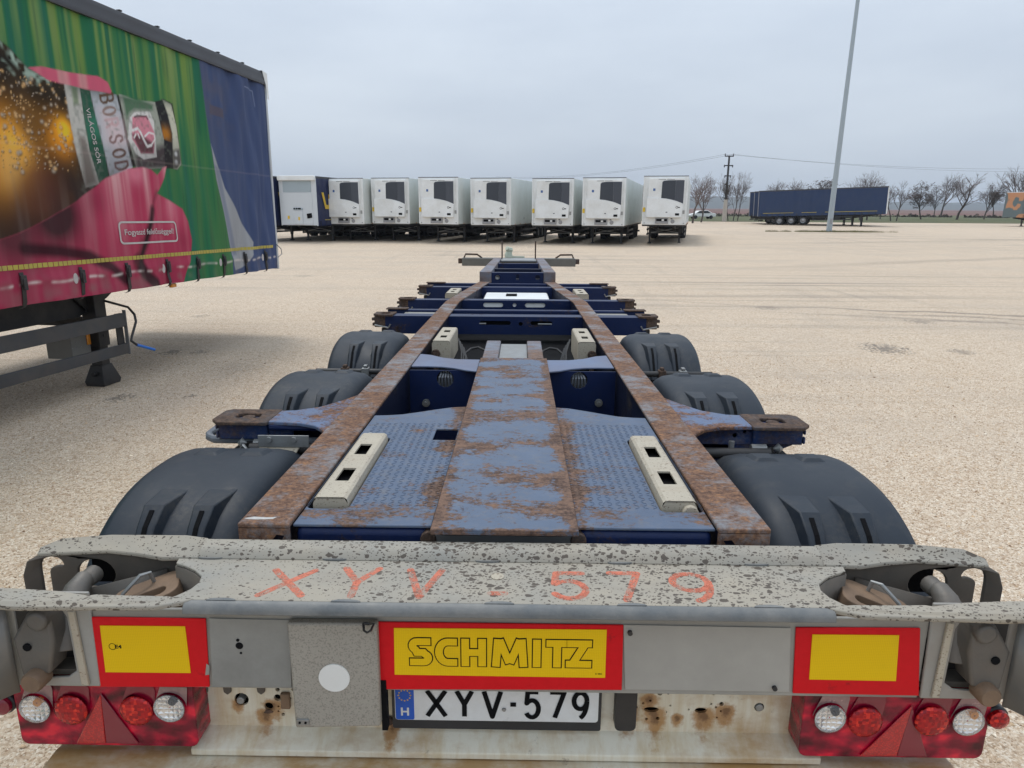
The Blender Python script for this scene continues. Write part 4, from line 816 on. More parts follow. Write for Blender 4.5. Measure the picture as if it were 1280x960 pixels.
# ------------------------------------------------------------------ rear lamp clusters
M['tubetone'] = plain('pinkish_tube_shading', (.30, .19, .19), .2, .3, .4, 60, coat=.4)  # painted tone of the reflector tube seen through the clear cover
LY = 1.430
def lamp_cluster(xL, xR, zb, zt, whites, reds, tri, side, sx):
    b = MB().plate(rrect(xL, xR, zb, zt, .02), [], .085, lambda u, v, w: (u, LY+w, v)).build('rear_lamp', M['lampbody'], ROOT, .014, 3)
    b['label'] = None; del b['label']
    def lens(px, py, r, m, bulb, drop=.03):
        p = L(px, py, 'y', LY-.012); x, z = p.x, p.z
        bw = MB().lathe([(.0, r*1.04), (.002, r), (.006, r*.92), (.009, r*.6), (.0105, .002)], (x, LY-.0115, z), 'y', 28); bowl = bw.build('lamp_bowl', M['bowl'] if m is M['lens'] else M['redrefl'], b)
        MB().lathe([(-.003, .002), (-.003, .010), (.008, .010)], (x+.010, LY-.009, z+.020), 'y', 12).build('bulb', bulb, b)
        MB().lathe([(.0, r*1.10), (-.003, r*1.08), (-.006, r*.9), (-.0075, r*.55), (-.008, .001)], (x, LY-.0105, z), 'y', 32).build('lens', m, b, smooth=60)
        hd_ = MB(); n = 18                                            # flat panel above the lens, coloured as the shading of the reflector tube
        A = [(x+r*1.12*math.cos(R(180*k/n)), LY-.0032, z+r*1.12*math.sin(R(180*k/n))) for k in range(n+1)]; B2 = [(x+.012+r*.95*math.cos(R(180*k/n)), LY-.0022, min(zt-.012, z+r*.9*math.sin(R(180*k/n))+drop+.02)) for k in range(n+1)]
        hd_.add(A+B2, [(k, k+1, n+2+k, n+1+k) for k in range(n)]); hh_ = hd_.build('tube_shading', M['redrefl2'] if m is not M['lens'] else M['tubetone'], b, smooth=60)
    for px, py in whites: lens(px, py, .036, M['lens'], M['amber'] if (px, py) in (whites[0],) else M['ink'])
    for px, py in reds: lens(px, py, .038, M['redlens'], M['redrefl2'])
    (ax, az), (lx, lz), (rx, rz), (cx_, cz) = [P_(px, py, LY-.01) for px, py in tri]
    flat([(ax, az), (lx, lz), (cx_, cz)], LY-.001, .0055, 'triangle_reflector', M['redrefl'] if sx < 0 else M['redrefl'], b, .002)
    flat([(ax, az), (cx_, cz), (rx, rz)], LY-.001, .0045, 'triangle_reflector', M['redrefl2'], b, .002)
    return b
la = lamp_cluster(-1.222, -.768, .640, .828, [(43, 887), (211, 886)], [(88, 888), (170, 889)], [(124, 869), (94, 931), (172, 932), (131, 931)], -1, -1)
lb = lamp_cluster(.752, 1.212, .640, .836, [(1211, 903), (1038, 899)], [(1082, 903), (1165, 902)], [(1142, 884), (1076, 947), (1160, 948), (1122, 947)], 1, 1)
for px, py, s in ((7, 877, -1), (1243, 894, 1)):
    p = L(px, py, 'y', 1.44); c = MB().cyl((p.x, 1.43, p.z), (p.x, 1.50, p.z), .030, 18); c.box(p.x-.012, p.x+.012, 1.46, 1.50, p.z, p.z+.09); c = c.build('side_marker', M['blackplastic'], ROOT, .004)
    MB().lathe([(0, .026), (-.008, .024), (-.014, .012), (-.015, .0)], (p.x, 1.428, p.z), 'y', 20).build('marker_lens', M['redrefl2'] if s < 0 else M['redlens'], c)

# ------------------------------------------------------------------ green curtain-sided trailer on the left
PHI, NOSE = R(7.2), 0.0118
lt = empty('curtain_trailer', (-3.8, 10.8, 0), (Matrix.Rotation(-PHI, 3, 'Z') @ Matrix.Rotation(-NOSE, 3, 'X')).to_euler())
tag(lt, 'green curtain-sided trailer printed with a beer bottle held by a pink hand', 'trailer')
_Ml = Matrix.Translation((-3.8, 10.8, 0)) @ (Matrix.Rotation(-PHI, 3, 'Z') @ Matrix.Rotation(-NOSE, 3, 'X')).to_4x4()
_Mi = _Ml.inverted(); _e2 = _Mi @ EYE
def K(px, py, x=0.0):
    """sight line against the trailer's side plane -> (y along the trailer, z)"""
    r = (_Mi.to_3x3() @ ray(px, py)); p = _e2+r*((x-_e2.x)/r.x); return (p.y, p.z)
CB, CT = 1.035, 3.735
strap_px = [27, 101, 160, 211, 247, 279, 308, 333]
strap_y = [K(p, 360-(p)*.1)[0] for p in strap_px]
sy = np.array(sorted(strap_y+[strap_y[0]-.62*k for k in range(1, 16)]))
def wave(y, z):
    y = np.asarray(y, float); z = np.asarray(z, float)
    w = .010*np.sin(y*7.3+.6*np.sin(z*2.1))+.006*np.sin(y*17+z*1.3+np.sin(z*3))+.005*np.sin(z*9+y*2.0)*np.exp(-np.clip(z-CB, 0, 9)/.7)
    i = np.clip(np.searchsorted(sy, y), 1, len(sy)-1); u = (y-sy[i-1])/(sy[i]-sy[i-1])
    w += np.exp(-np.clip(z-CB-.02, 0, 9)/.16)*(.034*np.sin(PI*np.clip(u, 0, 1))-.012)+.012*np.exp(-((z-1.24)/.05)**2)*np.sin(PI*np.clip(u, 0, 1))
    fr = np.clip((y+1.45)/.5, 0, 1)*np.clip((-.0-y)/.25, 0, 1)
    w += fr*(.020*np.sin(11*y-3.0*z+1.2)+.010*np.sin(21*y+5*z))
    return w
ys = np.concatenate([np.arange(-13.6, -5.7, .2), np.arange(-5.6, -.0, .0125), [0.0]]); zs = np.linspace(CB, CT, 232)
YY, ZZ = np.meshgrid(ys, zs, indexing='ij')
def poly_mask(px_pts, soft=.006):
    """signed-distance mask of a print outline; outline points were read off the photograph and carried onto the curtain"""
    pts = np.array([K(*p) for p in px_pts]); n = len(pts); d2 = np.full(YY.shape, 1e9); ins = np.zeros(YY.shape, bool)
    for i in range(n):
        a, b = pts[i], pts[(i+1) % n]; e = b-a; L2 = (e*e).sum()+1e-12
        t = np.clip(((YY-a[0])*e[0]+(ZZ-a[1])*e[1])/L2, 0, 1); d2 = np.minimum(d2, (YY-a[0]-t*e[0])**2+(ZZ-a[1]-t*e[1])**2)
        c = ((a[1] <= ZZ) & (b[1] > ZZ)) | ((b[1] <= ZZ) & (a[1] > ZZ))
        with np.errstate(divide='ignore', invalid='ignore'): xx = a[0]+(ZZ-a[1])*(b[0]-a[0])/(b[1]-a[1])
        ins ^= c & (YY < xx)
    sd = np.where(ins, -1, 1)*np.sqrt(d2); return np.clip(.5-sd/(2*soft), 0, 1)
def line_mask(px_pts, wid, soft=.006):
    pts = np.array([K(*p) for p in px_pts]); d2 = np.full(YY.shape, 1e9)
    for i in range(len(pts)-1):
        a, b = pts[i], pts[i+1]; e = b-a; t = np.clip(((YY-a[0])*e[0]+(ZZ-a[1])*e[1])/((e*e).sum()+1e-12), 0, 1)
        d2 = np.minimum(d2, (YY-a[0]-t*e[0])**2+(ZZ-a[1]-t*e[1])**2)
    return np.clip(.5-(np.sqrt(d2)-wid/2)/(2*soft), 0, 1)
def blob(px, py, rpx):
    a = np.array(K(px, py)); b = np.array(K(px, py+rpx)); r = abs(a[1]-b[1]); return np.exp(-((YY-a[0])**2+(ZZ-a[1])**2)/(r*r))
def vnoise(Y, Z, fy, fz, seed):
    r_ = np.random.default_rng(seed).random((512, 512)); a, b = (Y+50)*fy, (Z+5)*fz
    i, j = np.floor(a).astype(int), np.floor(b).astype(int); u, v = a-i, b-j; u = u*u*(3-2*u); v = v*v*(3-2*v)
    g_ = lambda p, q: r_[p % 512, q % 512]
    return (g_(i, j)*(1-u)+g_(i+1, j)*u)*(1-v)+(g_(i, j+1)*(1-u)+g_(i+1, j+1)*u)*v
col = np.zeros(YY.shape+(3,))
def paint(mask, c, k=1.0):
    global col
    m = (mask*k)[..., None]; col = col*(1-m)+np.broadcast_to(np.array(c), col.shape)*m
s1 = vnoise(YY, ZZ, 7.0, .35, 1); s2 = vnoise(YY, ZZ, 19.0, .7, 2); s3 = vnoise(YY, ZZ, 45, 2.0, 3); s4 = vnoise(YY, ZZ, 2.6, .5, 4); gr = vnoise(YY, ZZ, 9, 9, 5); gr2 = vnoise(YY, ZZ, 30, 30, 6)
st = np.clip(.5*s1+.35*s2+.25*s4-.08*s3, 0, 1)
hi = np.clip((ZZ-2.2)/1.3, 0, 1)
col[:] = np.array((.022, .125, .058)); paint(np.clip((st-.42)*3.2, 0, 1)*(.25+.75*hi), (.135, .215, .055)); paint(np.clip((.40-st)*4, 0, 1), (.018, .105, .078))
paint(np.clip((s2-.55)*2.4, 0, 1)*hi, (.17, .235, .09), .7); paint(np.clip((s3-.70)*3, 0, 1), (.02, .06, .04), .5)
# bottle: dark glass, amber glow, drops
bottle = [(-60, 20), (-20, 40), (0, 50), (12, 60), (35, 84), (60, 98), (85, 104), (105, 108), (150, 120), (165, 127), (198, 131), (203, 124), (214, 130), (221, 165), (225, 200), (220, 211), (205, 209), (160, 208), (115, 240), (80, 262), (40, 300), (-60, 330)]
bm = poly_mask(bottle, .012); paint(bm, (.014, .013, .010)); paint(bm*np.clip((gr-.4)*1.5, 0, 1), (.045, .028, .014))
for px, py, r, c, k in ((2, 185, 46, (.58, .24, .02), .95), (16, 190, 30, (.85, .46, .07), .95), (10, 212, 24, (.80, .55, .20), .8), (75, 172, 24, (.55, .22, .015), .95), (80, 162, 13, (.80, .42, .03), .9), (40, 150, 24, (.16, .08, .02), .8), (50, 240, 45, (.10, .035, .022), .8), (-30, 200, 60, (.4, .18, .03), .8)):
    paint(np.clip(blob(px, py, r)*1.25, 0, 1)*bm, c, k)
for pts, wd in (([(0, 52), (16, 68), (38, 90), (60, 102)], .05), ([(12, 68), (34, 92), (52, 103)], .06), ([(4, 76), (18, 92)], .02), ([(30, 98), (46, 108)], .018)): paint(line_mask(pts, wd, .02)*bm*np.clip((gr2-.3)*2.2, 0, 1), (.30, .38, .32), .75)
rd = np.random.default_rng(11)
for k in range(420):
    px, py = rd.uniform(-2, 92), rd.uniform(84, 215)
    if py < 84+px*.25: continue
    r = .55+2.1*rd.random()**3.0; m = blob(px, py, r)*bm; paint(np.clip(blob(px+.5, py+.9, r*1.3)*1.5, 0, 1)*bm, (.035, .02, .012), .6); paint(np.clip(m*1.4, 0, 1), (.56, .36, .17) if rd.random() < .6 else (.40, .34, .27), .75)
lower = np.clip((K(0, 205)[1]-ZZ)/.5, 0, 1); paint(bm*lower*np.clip(.3+s1, 0, 1), (.045, .022, .022), .75); paint(bm*lower*np.clip((s2-.5)*2, 0, 1), (.16, .12, .10), .45)
# foil bands round the neck
T6 = lambda c: [(60+a/6.4, 80+b/6.4) for a, b in c]
paint(poly_mask(T6([(125, 150), (255, 178), (290, 420), (330, 680), (420, 960), (300, 990), (215, 680), (165, 420)])), (.40, .385, .35)); paint(poly_mask(T6([(180, 175), (230, 185), (245, 320), (200, 330)]), .02), (.14, .19, .10), .8)
paint(poly_mask(T6([(235, 560), (300, 600), (390, 950), (300, 980)]), .03), (.13, .10, .085), .75)
paint(poly_mask(T6([(255, 178), (340, 205), (390, 420), (440, 620), (505, 960), (420, 960), (335, 690), (290, 420)])), (.022, .095, .058)); paint(poly_mask(T6([(300, 420), (395, 420), (430, 560), (330, 600)]), .05), (.05, .21, .14), .6)
paint(poly_mask(T6([(345, 207), (545, 247), (585, 430), (620, 620), (670, 830), (560, 900), (500, 900), (440, 620), (390, 420)])), (.36, .37, .39)); paint(poly_mask(T6([(430, 380), (590, 450), (640, 640), (560, 700), (470, 620)]), .08), (.56, .42, .42), .6)
paint(poly_mask(T6([(560, 240), (700, 285), (860, 305), (930, 560), (955, 830), (700, 850), (640, 620), (600, 430)])), (.27, .28, .24)); paint(poly_mask(T6([(590, 260), (740, 280), (840, 330), (840, 370), (690, 360), (640, 390), (620, 440)]), .02), (.045, .12, .06), .85)
paint(poly_mask(T6([(690, 730), (960, 640), (955, 830), (700, 850)]), .04), (.05, .032, .04), .9)
paint(poly_mask(T6([(640, 430), (690, 385), (815, 380), (850, 460), (875, 745), (770, 765), (695, 720), (630, 600)])), (.50, .48, .46)); paint(poly_mask(T6([(668, 425), (795, 415), (860, 560), (850, 715), (745, 715), (662, 600)])), (.48, .20, .24)); paint(poly_mask(T6([(660, 560), (760, 570), (850, 640), (845, 715), (745, 712)]), .02), (.12, .045, .055))
for ln, wd in (([(670, 530), (720, 515), (745, 545), (770, 600), (800, 660), (830, 650)], .030), ([(700, 560), (680, 590)], .02), ([(720, 560), (735, 590)], .02), ([(780, 580), (810, 548), (850, 560), (860, 600), (835, 640)], .018)): paint(line_mask(T6(ln), wd), (.62, .60, .58), .9)
paint(line_mask(T6([(690, 425), (720, 415), (790, 420), (800, 440)]), .02), (.08, .03, .04), .9)
paint(poly_mask(T6([(858, 300), (920, 285), (960, 420), (1000, 640), (1005, 835), (945, 830), (930, 600), (890, 430)])), (.022, .022, .024)); paint(np.clip(blob(60+940/6.4, 80+560/6.4, 9)*1.2, 0, 1)*poly_mask(T6([(900, 450), (970, 450), (1000, 640), (930, 600)])), (.36, .15, .02), .9)
paint(poly_mask(T6([(915, 285), (975, 325), (1020, 500), (1040, 640), (1060, 800), (1025, 845), (1000, 835), (985, 560), (950, 400)])), (.43, .42, .34)); paint(poly_mask(T6([(990, 690), (1045, 680), (1060, 800), (1025, 845), (1000, 835)]), .02), (.05, .045, .045), .8)
for q in ((1015, 720), (1018, 785)): paint(np.clip(blob(60+q[0]/6.4, 80+q[1]/6.4, 2.6)*1.5, 0, 1), (.62, .62, .62), .9)
# the printed bottle's own round shading, darker towards its lower side and at its upper rim
(ya_, za_), (yb_, zb2) = K(80, 104), K(203, 124); (yc_, zc_), (yd_, zd_) = K(115, 240), K(220, 211)
ztop = za_+(YY-ya_)*(zb2-za_)/(yb_-ya_); zbot = zc_+(YY-yc_)*(zd_-zc_)/(yd_-yc_); tt = (ztop-ZZ)/np.maximum(ztop-zbot, .05)
neck = bm*np.clip((YY-ya_)/.08, 0, 1)
paint(neck*np.clip((tt-.50)*1.7, 0, 1), (.030, .022, .022), .72); paint(neck*np.clip((.13-tt)/.13, 0, 1), (.03, .05, .035), .65); paint(neck*np.clip((gr2-.55)*2.5, 0, 1), (.12, .13, .11), .45)
# lettering that runs down the neck band
def glyph(ch, cx, cy, hw, hh, ang, wd, c, k=.85):
    A = {'B': [[(-1, -1), (-1, 1)], [(-1, 1), (.3, 1), (.8, .75), (.8, .3), (.3, .05), (-1, .05)], [(.3, .05), (1, -.2), (1, -.75), (.4, -1), (-1, -1)]],
         'O': [[(math.cos(a*PI/8), math.sin(a*PI/8)) for a in range(17)]], 'S': [[(.85, .65), (.4, 1), (-.4, 1), (-.85, .6), (-.6, .15), (.6, -.15), (.9, -.6), (.4, -1), (-.4, -1), (-.9, -.65)]],
         'D': [[(-1, -1), (-1, 1), (.1, 1), (.8, .6), (1, 0), (.8, -.6), (.1, -1), (-1, -1)]], 'R': [[(-1, -1), (-1, 1), (.4, 1), (.9, .6), (.5, .1), (-1, .05)], [(.1, .05), (1, -1)]], 'I': [[(0, -1), (0, 1)]]}[ch]
    ca, sa = math.cos(R(ang)), math.sin(R(ang))
    for ln in A: paint(line_mask([(cx+hw*u*ca+hh*v*sa, cy+hw*u*sa-hh*v*ca) for u, v in [(p[0], p[1]) for p in ln]], wd), c, k)
for ch, cx, cy, c, k in (('B', 470, 275, (.10, .055, .03), .95), ('O', 490, 375, (.20, .12, .09), .8), ('R', 512, 470, (.42, .24, .24), .5), ('S', 545, 600, (.18, .10, .09), .85), ('O', 568, 715, (.10, .055, .04), .95), ('D', 588, 815, (.10, .055, .05), .95)):
    glyph(ch, 60+cx/6.4, 80+cy/6.4, 4.6, 7.6, 80, .026, c, k)
# hand: upper fingers behind the neck, thumb and fist below
paint(poly_mask([(36, 84), (50, 83), (90, 91), (122, 95), (134, 103), (139, 114), (138, 117), (112, 112), (70, 103), (58, 100)]), (.43, .095, .145)); paint(poly_mask([(36, 84), (50, 83), (90, 91), (122, 95), (134, 103), (139, 114), (138, 117), (112, 112), (70, 103), (58, 100)])*np.clip((s1-.45)*3, 0, 1), (.47, .26, .25), .7)
hand = [(-60, 330), (0, 300), (40, 285), (80, 262), (113, 238), (135, 222), (160, 211), (178, 209), (190, 212), (197, 219), (204, 210), (209, 208), (206, 222), (200, 236), (197, 242), (214, 252), (227, 261), (234, 277), (239, 300), (237, 325), (228, 350), (222, 366), (0, 400), (-60, 410)]
hm = poly_mask(hand, .010); paint(hm, (.33, .042, .085)); paint(hm*np.clip((s2-.5)*3.2, 0, 1), (.42, .13, .165), .5)
(yh, zh) = K(150, 214)
paint(hm*np.clip((np.abs(ZZ-zh-.28*(YY-yh))-.10)*3, 0, 1)*np.clip((1.75-ZZ)/.7, 0, 1), (.20, .018, .045), .55)
paint(hm*np.clip(blob(168, 216, 14)*1.2, 0, 1), (.52, .19, .24), .7); paint(hm*np.clip(blob(216, 262, 16)*1.1, 0, 1), (.42, .09, .14), .7); paint(hm*np.clip(blob(228, 300, 14), 0, 1), (.22, .02, .05), .6); paint(hm*np.clip(blob(120, 250, 20), 0, 1), (.20, .02, .05), .6)
for px, w_, k in ((150, .11, .75), (163, .05, .5), (187, .05, .6), (214, .08, .45), (20, .12, .35), (60, .09, .45), (110, .06, .3)):
    y0 = K(px, 270)[0]; paint(hm*np.exp(-((YY-y0)/w_)**2)*np.clip((ZZ-1.5)/1.0, .05, 1)*np.clip(.35+s3, 0, 1), (.62, .46, .44), k)
paint(hm*np.clip(blob(70, 268, 40)*1.4, 0, 1), (.035, .016, .018), .95); paint(hm*np.clip(blob(15, 290, 45)*1.2, 0, 1), (.06, .022, .026), .85)
for pts, wd, c, k in (([(30, 311), (75, 314), (112, 320), (140, 334), (158, 350)], .11, (.03, .007, .012), .92), ([(191, 262), (189, 276), (186, 288), (182, 303), (176, 320), (172, 335)], .085, (.022, .006, .010), .97), ([(172, 326), (180, 342), (194, 354)], .15, (.022, .006, .01), .95), ([(197, 240), (193, 252), (191, 270)], .03, (.09, .02, .03), .7), ([(176, 300), (168, 335)], .05, (.14, .02, .035), .6)): paint(line_mask(pts, wd, .03)*hm, c, k)
# plain blue front panel and the grey wedge
blue = poly_mask([(246, 60), (249, 85), (256, 140), (262, 178), (270, 225), (283, 285), (290, 325), (290, 350), (360, 350), (360, 60)], .010)
paint(blue, (.048, .068, .135)); paint(blue*np.clip((s2-.45)*2, 0, 1), (.075, .095, .165), .6); paint(blue*np.clip(blob(262, 120, 60), 0, 1)*np.clip((gr-.3)*2, 0, 1), (.09, .085, .11), .5)
paint(poly_mask([(263, 180), (272, 208), (281, 235), (295, 262), (307, 285), (315, 303), (314, 318), (308, 332), (294, 338), (290, 320), (283, 285), (270, 225)], .008), (.26, .265, .275)); paint(poly_mask([(267, 205), (274, 212), (296, 318), (291, 320)], .02), (.16, .175, .22), .8)
paint(poly_mask([(261, 130), (280, 137), (280, 148), (261, 142)]), (.085, .07, .085), .8)
paint(line_mask([(305, 108), (318, 114), (320, 133)], .012), (.30, .33, .40), .5)
# bottom hem wear and grime
zz_y = K(170, 320)[1]
paint(np.exp(-((ZZ-1.215-.01*np.sin(9*YY))/.014)**2)*np.clip((s2-.35)*3, 0, 1), (.55, .50, .47), .75)
paint(np.exp(-((ZZ-2.42)/.006)**2), (.45, .36, .33), .22)
paint(np.clip((gr-.55)*2, 0, 1)*np.clip((1.4-ZZ)/.3, 0, 1), (.16, .13, .115), .5); paint(np.clip((s3-.6)*2, 0, 1), (.10, .095, .085), .06); paint(np.clip((s2*.6+s1*.6-.62)*2, 0, 1), (.055, .05, .045), .15); paint(np.ones_like(YY), (.19, .175, .165), .02)
col = np.clip(1.62*np.clip(col, 0, 1)**1.13, 0, .80); XX = wave(YY, ZZ); ny, nzz = YY.shape
me = bpy.data.meshes.new('curtain')
vv = np.stack([XX, YY, ZZ], -1).reshape(-1, 3); ii = np.arange(ny*nzz).reshape(ny, nzz)
ff = np.stack([ii[:-1, :-1], ii[1:, :-1], ii[1:, 1:], ii[:-1, 1:]], -1).reshape(-1, 4)
me.from_pydata(vv.tolist(), [], ff.tolist()); me.shade_smooth()
at = me.color_attributes.new('print', 'FLOAT_COLOR', 'POINT'); at.data.foreach_set('color', np.concatenate([col, np.ones(col.shape[:2]+(1,))], -1).astype(np.float32).ravel())
g = N('printed_tarpaulin', .6, 0, .10); a_ = g.n.new('ShaderNodeVertexColor'); a_.layer_name = 'print'
g.set(col=g.mix(g.ramp(g.noise(g.co((1, 5, .5)), 4, 6, .7), [(.58, 0.0), (.85, .07)]), a_.outputs['Color'], (.30, .27, .25)), rough=.62).bump(g.noise(g.co(), 400, 2, .5), .05, .001); me.materials.append(g.m)
cur = bpy.data.objects.new('curtain', me); C.objects.link(cur); cur.parent = lt
def on_curtain(v, f, cy, cz, ang, lift, name, m):
    ca, sa = math.cos(ang), math.sin(ang); P2 = [(cy+a*ca-b*sa, cz+a*sa+b*ca) for a, b in v]; w = wave([p[0] for p in P2], [p[1] for p in P2])
    o = MB().add([(float(w[i])+lift, p[0], p[1]) for i, p in enumerate(P2)], f); return o.build(name, m, cur, smooth=0, recalc=False)
M['print_white'] = plain('faded_white_print', (.52, .48, .46), .55, 0, .2, 20)
(ya, za), (yb, zb_), (yc, zc), (yd, zd) = K(148, 277), K(219, 276), K(221, 302), K(151, 306)
cy, cz = (ya+yb+yc+yd)/4, (za+zb_+zc+zd)/4; hw, hh = (yb+yc-ya-yd)/4, (za+zb_-zc-zd)/4
def dense(p): return [(p[i][0]*(1-t)+p[(i+1) % len(p)][0]*t, p[i][1]*(1-t)+p[(i+1) % len(p)][1]*t) for i in range(len(p)) for t in [k/12 for k in range(12)]]
out, inn = dense(rrect(-hw, hw, -hh, hh, .05)), dense(rrect(-hw+.02, hw-.02, -hh+.02, hh-.02, .035)); n = len(out)
on_curtain(out+inn, [(i, (i+1) % n, n+(i+1) % n, n+i) for i in range(n)], cy, cz, 0, .006, 'text_frame', M['print_white'])
v, f = text_fit('Fogyaszd felelősséggel!', hw*1.72, .085, .012); on_curtain(v, f, cy, cz, 0, .010, 'printed_text', M['print_white'])
(ya, za), (yb, zb_) = K(60+325/6.4, 80+350/6.4), K(60+420/6.4, 80+800/6.4)
v, f = text_fit('VILÁGOS SÖR', math.hypot(yb-ya, zb_-za), .075, .01); on_curtain(v, f, (ya+yb)/2, (za+zb_)/2, math.atan2(zb_-za, yb-ya), .008, 'printed_text', M['print_white'])
# yellow reflective strip made of short segments
ybase = -13.4; o = MB(); zl = 1.372
for k in range(230):
    y0 = -13.2+k*.0573
    if y0+.05 > -.06: break
    w = wave([y0, y0+.05, y0+.05, y0], [zl-.021, zl-.021, zl+.021, zl+.021])+.003
    if y0 > -5.4: MB().add([(float(w[0]), y0, zl-.021), (float(w[1]), y0+.05, zl-.021), (float(w[2]), y0+.05, zl+.021), (float(w[3]), y0, zl+.021)], [(0, 1, 2, 3)]).build('reflective_tile', M.setdefault('tape', plain('yellow_reflective_tape', (.50, .40, .055), .4, 0, .25, 14, dirt=(.2, .18, .1), dirt_amt=.5)), cur, smooth=0, recalc=False)
# buckled straps along the hem
for i, y in enumerate(list(sy)):
    if y < -6.4: continue
    s_ = MB(); w0 = float(wave([y], [1.30])[0]); pts = [(w0+.008, 1.325), (w0+.014, 1.24), (float(wave([y], [1.15])[0])+.016, 1.15), (.012, 1.06), (-.01, 1.015), (-.05, 1.0)]
    for k in range(len(pts)-1):
        (xa, za), (xb, zb_) = pts[k], pts[k+1]
        s_.add([(xa, y-.022, za), (xa, y+.022, za), (xb, y+.022, zb_), (xb, y-.022, zb_), (xa-.005, y-.022, za), (xa-.005, y+.022, za), (xb-.005, y+.022, zb_), (xb-.005, y-.022, zb_)], [(0, 1, 2, 3), (4, 5, 6, 7), (0, 3, 7, 4), (1, 2, 6, 5)])
    sp_o = s_.build('strap', M['black_steel'], lt)
    b_ = MB().box(w0+.012, w0+.032, y-.030, y+.030, 1.215, 1.30); b_.box(w0+.030, w0+.042, y-.02, y+.02, 1.17, 1.27); b_.build('buckle', M['black_steel'], sp_o, .004)
    MB().prism([(y-.075+.03*math.cos(R(a)), 1.22+.052*math.sin(R(a))) for a in range(0, 360, 30)], 'x', w0+.004, w0+.0065).build('worn_patch', M['print_white'], sp_o, smooth=0) if i % 2 == 0 else None
    (yy, zz) = (y+.01, 1.0)
# roof rail, roof, front wall, corner post
MB().prism([(-.02, CT-.02), (.028, CT-.02), (.034, CT+.03), (.022, CT+.06), (.030, CT+.10), (.016, CT+.155), (-.06, CT+.165), (-.06, CT+.0)], 'y', -13.6, .0).build('roof_rail', plain('dark_grey_roof_rail', (.050, .050, .056), .4, .2, .2, 3), lt, .003) if False else None
rr_ = MB(); prf = [(-.02, CT-.02), (.028, CT-.02), (.034, CT+.03), (.022, CT+.06), (.030, CT+.10), (.016, CT+.155), (-.06, CT+.165), (-.06, CT)]; m = len(prf)
rr_.add([(a, -13.6, b) for a, b in prf]+[(a, .0, b) for a, b in prf], [tuple(range(m)), tuple(range(m, 2*m))[::-1]]+[(i, (i+1) % m, m+(i+1) % m, m+i) for i in range(m)])
rr_ = rr_.build('roof_rail', plain('dark_grey_roof_rail', (.050, .050, .056), .4, .2, .2, 3), lt, .003)
for k in range(10): MB().box(-.03, .012, -.6-k*.62, -.56-k*.62, CT+.163, CT+.178).build('roof_clip', M['black_steel'], rr_, .003)
MB().box(-2.49, -.06, -13.6, .0, CT+.10, CT+.145).build('roof_sheet', M['white'], lt)
MB().box(-2.55, .012, .0, .045, 1.02, CT+.12).build('front_wall', plain('pale_front_wall', (.50, .52, .53), .5, 0, .08, 2), lt, .01)
MB().add([(.03, -.10, CT+.165), (.03, .05, CT+.15), (.034, .05, CT-.22), (.032, .01, CT-.20), (.036, -.02, CT-.03), (-.02, -.10, CT+.168), (-.02, .05, CT+.155)], [(0, 1, 2, 3, 4), (0, 5, 6, 1)]).build('corner_cap', M['white'], lt)
MB().box(-2.53, -.06, -13.6, -.0, 1.10, 1.16).build('load_floor', M['black_steel'], lt)
c = MB().tube([(.02, -.02, 1.40), (.05, .06, 1.33), (.05, .08, 1.25), (.02, .0, 1.2)], .006, 6); c.build('tension_cord', M['hose'], lt)
MB().box(-2.55, -2.53, -13.6, 0, 1.03, CT+.1).build('far_curtain', bpy.data.materials['dark_grey_roof_rail'], lt)
MB().box(-2.53, -.02, -13.65, -13.6, 1.03, CT+.1).build('rear_doors', bpy.data.materials['pale_front_wall'], lt)
# chassis beams, gusset, landing legs, side guard, crank
Kx = lambda px, py, x: K(px, py, x)
for x0 in (-.62, -2.05):
    c = MB().prism([(-13.3, 1.09), (-13.3, .70), (-3.62, .745), (-3.18, .90), (-3.0, 1.0), (-.3, 1.01), (-.3, 1.09)], 'x', x0, x0+.12); c.build('chassis_beam', M['black_steel'], lt, .006)
for x, nm in ((-.46, 'landing_leg'), (-2.05, 'landing_leg')):
    y = -3.45; zf = -.0118*y*0+.047
    lg = MB().box(x-.085, x+.085, y-.085, y+.085, .40, 1.05); lg.box(x-.065, x+.065, y-.065, y+.065, .16, .40); lg.cyl((x-.09, y, .52), (x+.09, y, .52), .02, 8)
    lg = lg.build('landing_leg', M['black_steel'], lt, .012)
    zg = (-.0118)*-1*y*-1                                           # the ground under the leaning frame
    zg = 0.0118*y
    fo = MB().add([(x+a, y+b, zg2) for a, b, zg2 in ((-.11, -.13, zg+.0), (.11, -.13, zg), (.11, .13, zg), (-.11, .13, zg), (-.12, -.14, zg+.05), (.12, -.14, zg+.05), (.12, .14, zg+.05), (-.12, .14, zg+.05), (-.07, -.08, .19), (.07, -.08, .19), (.07, .08, .19), (-.07, .08, .19))],
                  [(3, 2, 1, 0), (0, 1, 5, 4), (1, 2, 6, 5), (2, 3, 7, 6), (3, 0, 4, 7), (4, 5, 9, 8), (5, 6, 10, 9), (6, 7, 11, 10), (7, 4, 8, 11), (8, 9, 10, 11)])
    fo.cyl((x, y-.15, .10), (x, y+.15, .10), .03, 8); fo.build('leg_foot', M['black_steel'], lg, .006)
    MB().add([(x, -3.37, .80), (x, -3.12, 1.02), (x, -3.78, 1.02), (x, -3.53, .80), (x-.02, -3.37, .80), (x-.02, -3.12, 1.02), (x-.02, -3.78, 1.02), (x-.02, -3.53, .80)], [(0, 1, 2, 3), (4, 5, 6, 7), (0, 1, 5, 4), (2, 3, 7, 6), (0, 3, 7, 4)]).build('leg_gusset', M['black_steel'], lt)
MB().box(-2.05, -.46, -3.49, -3.41, .62, .72).build('leg_brace', M['black_steel'], lt)
GX = -.16
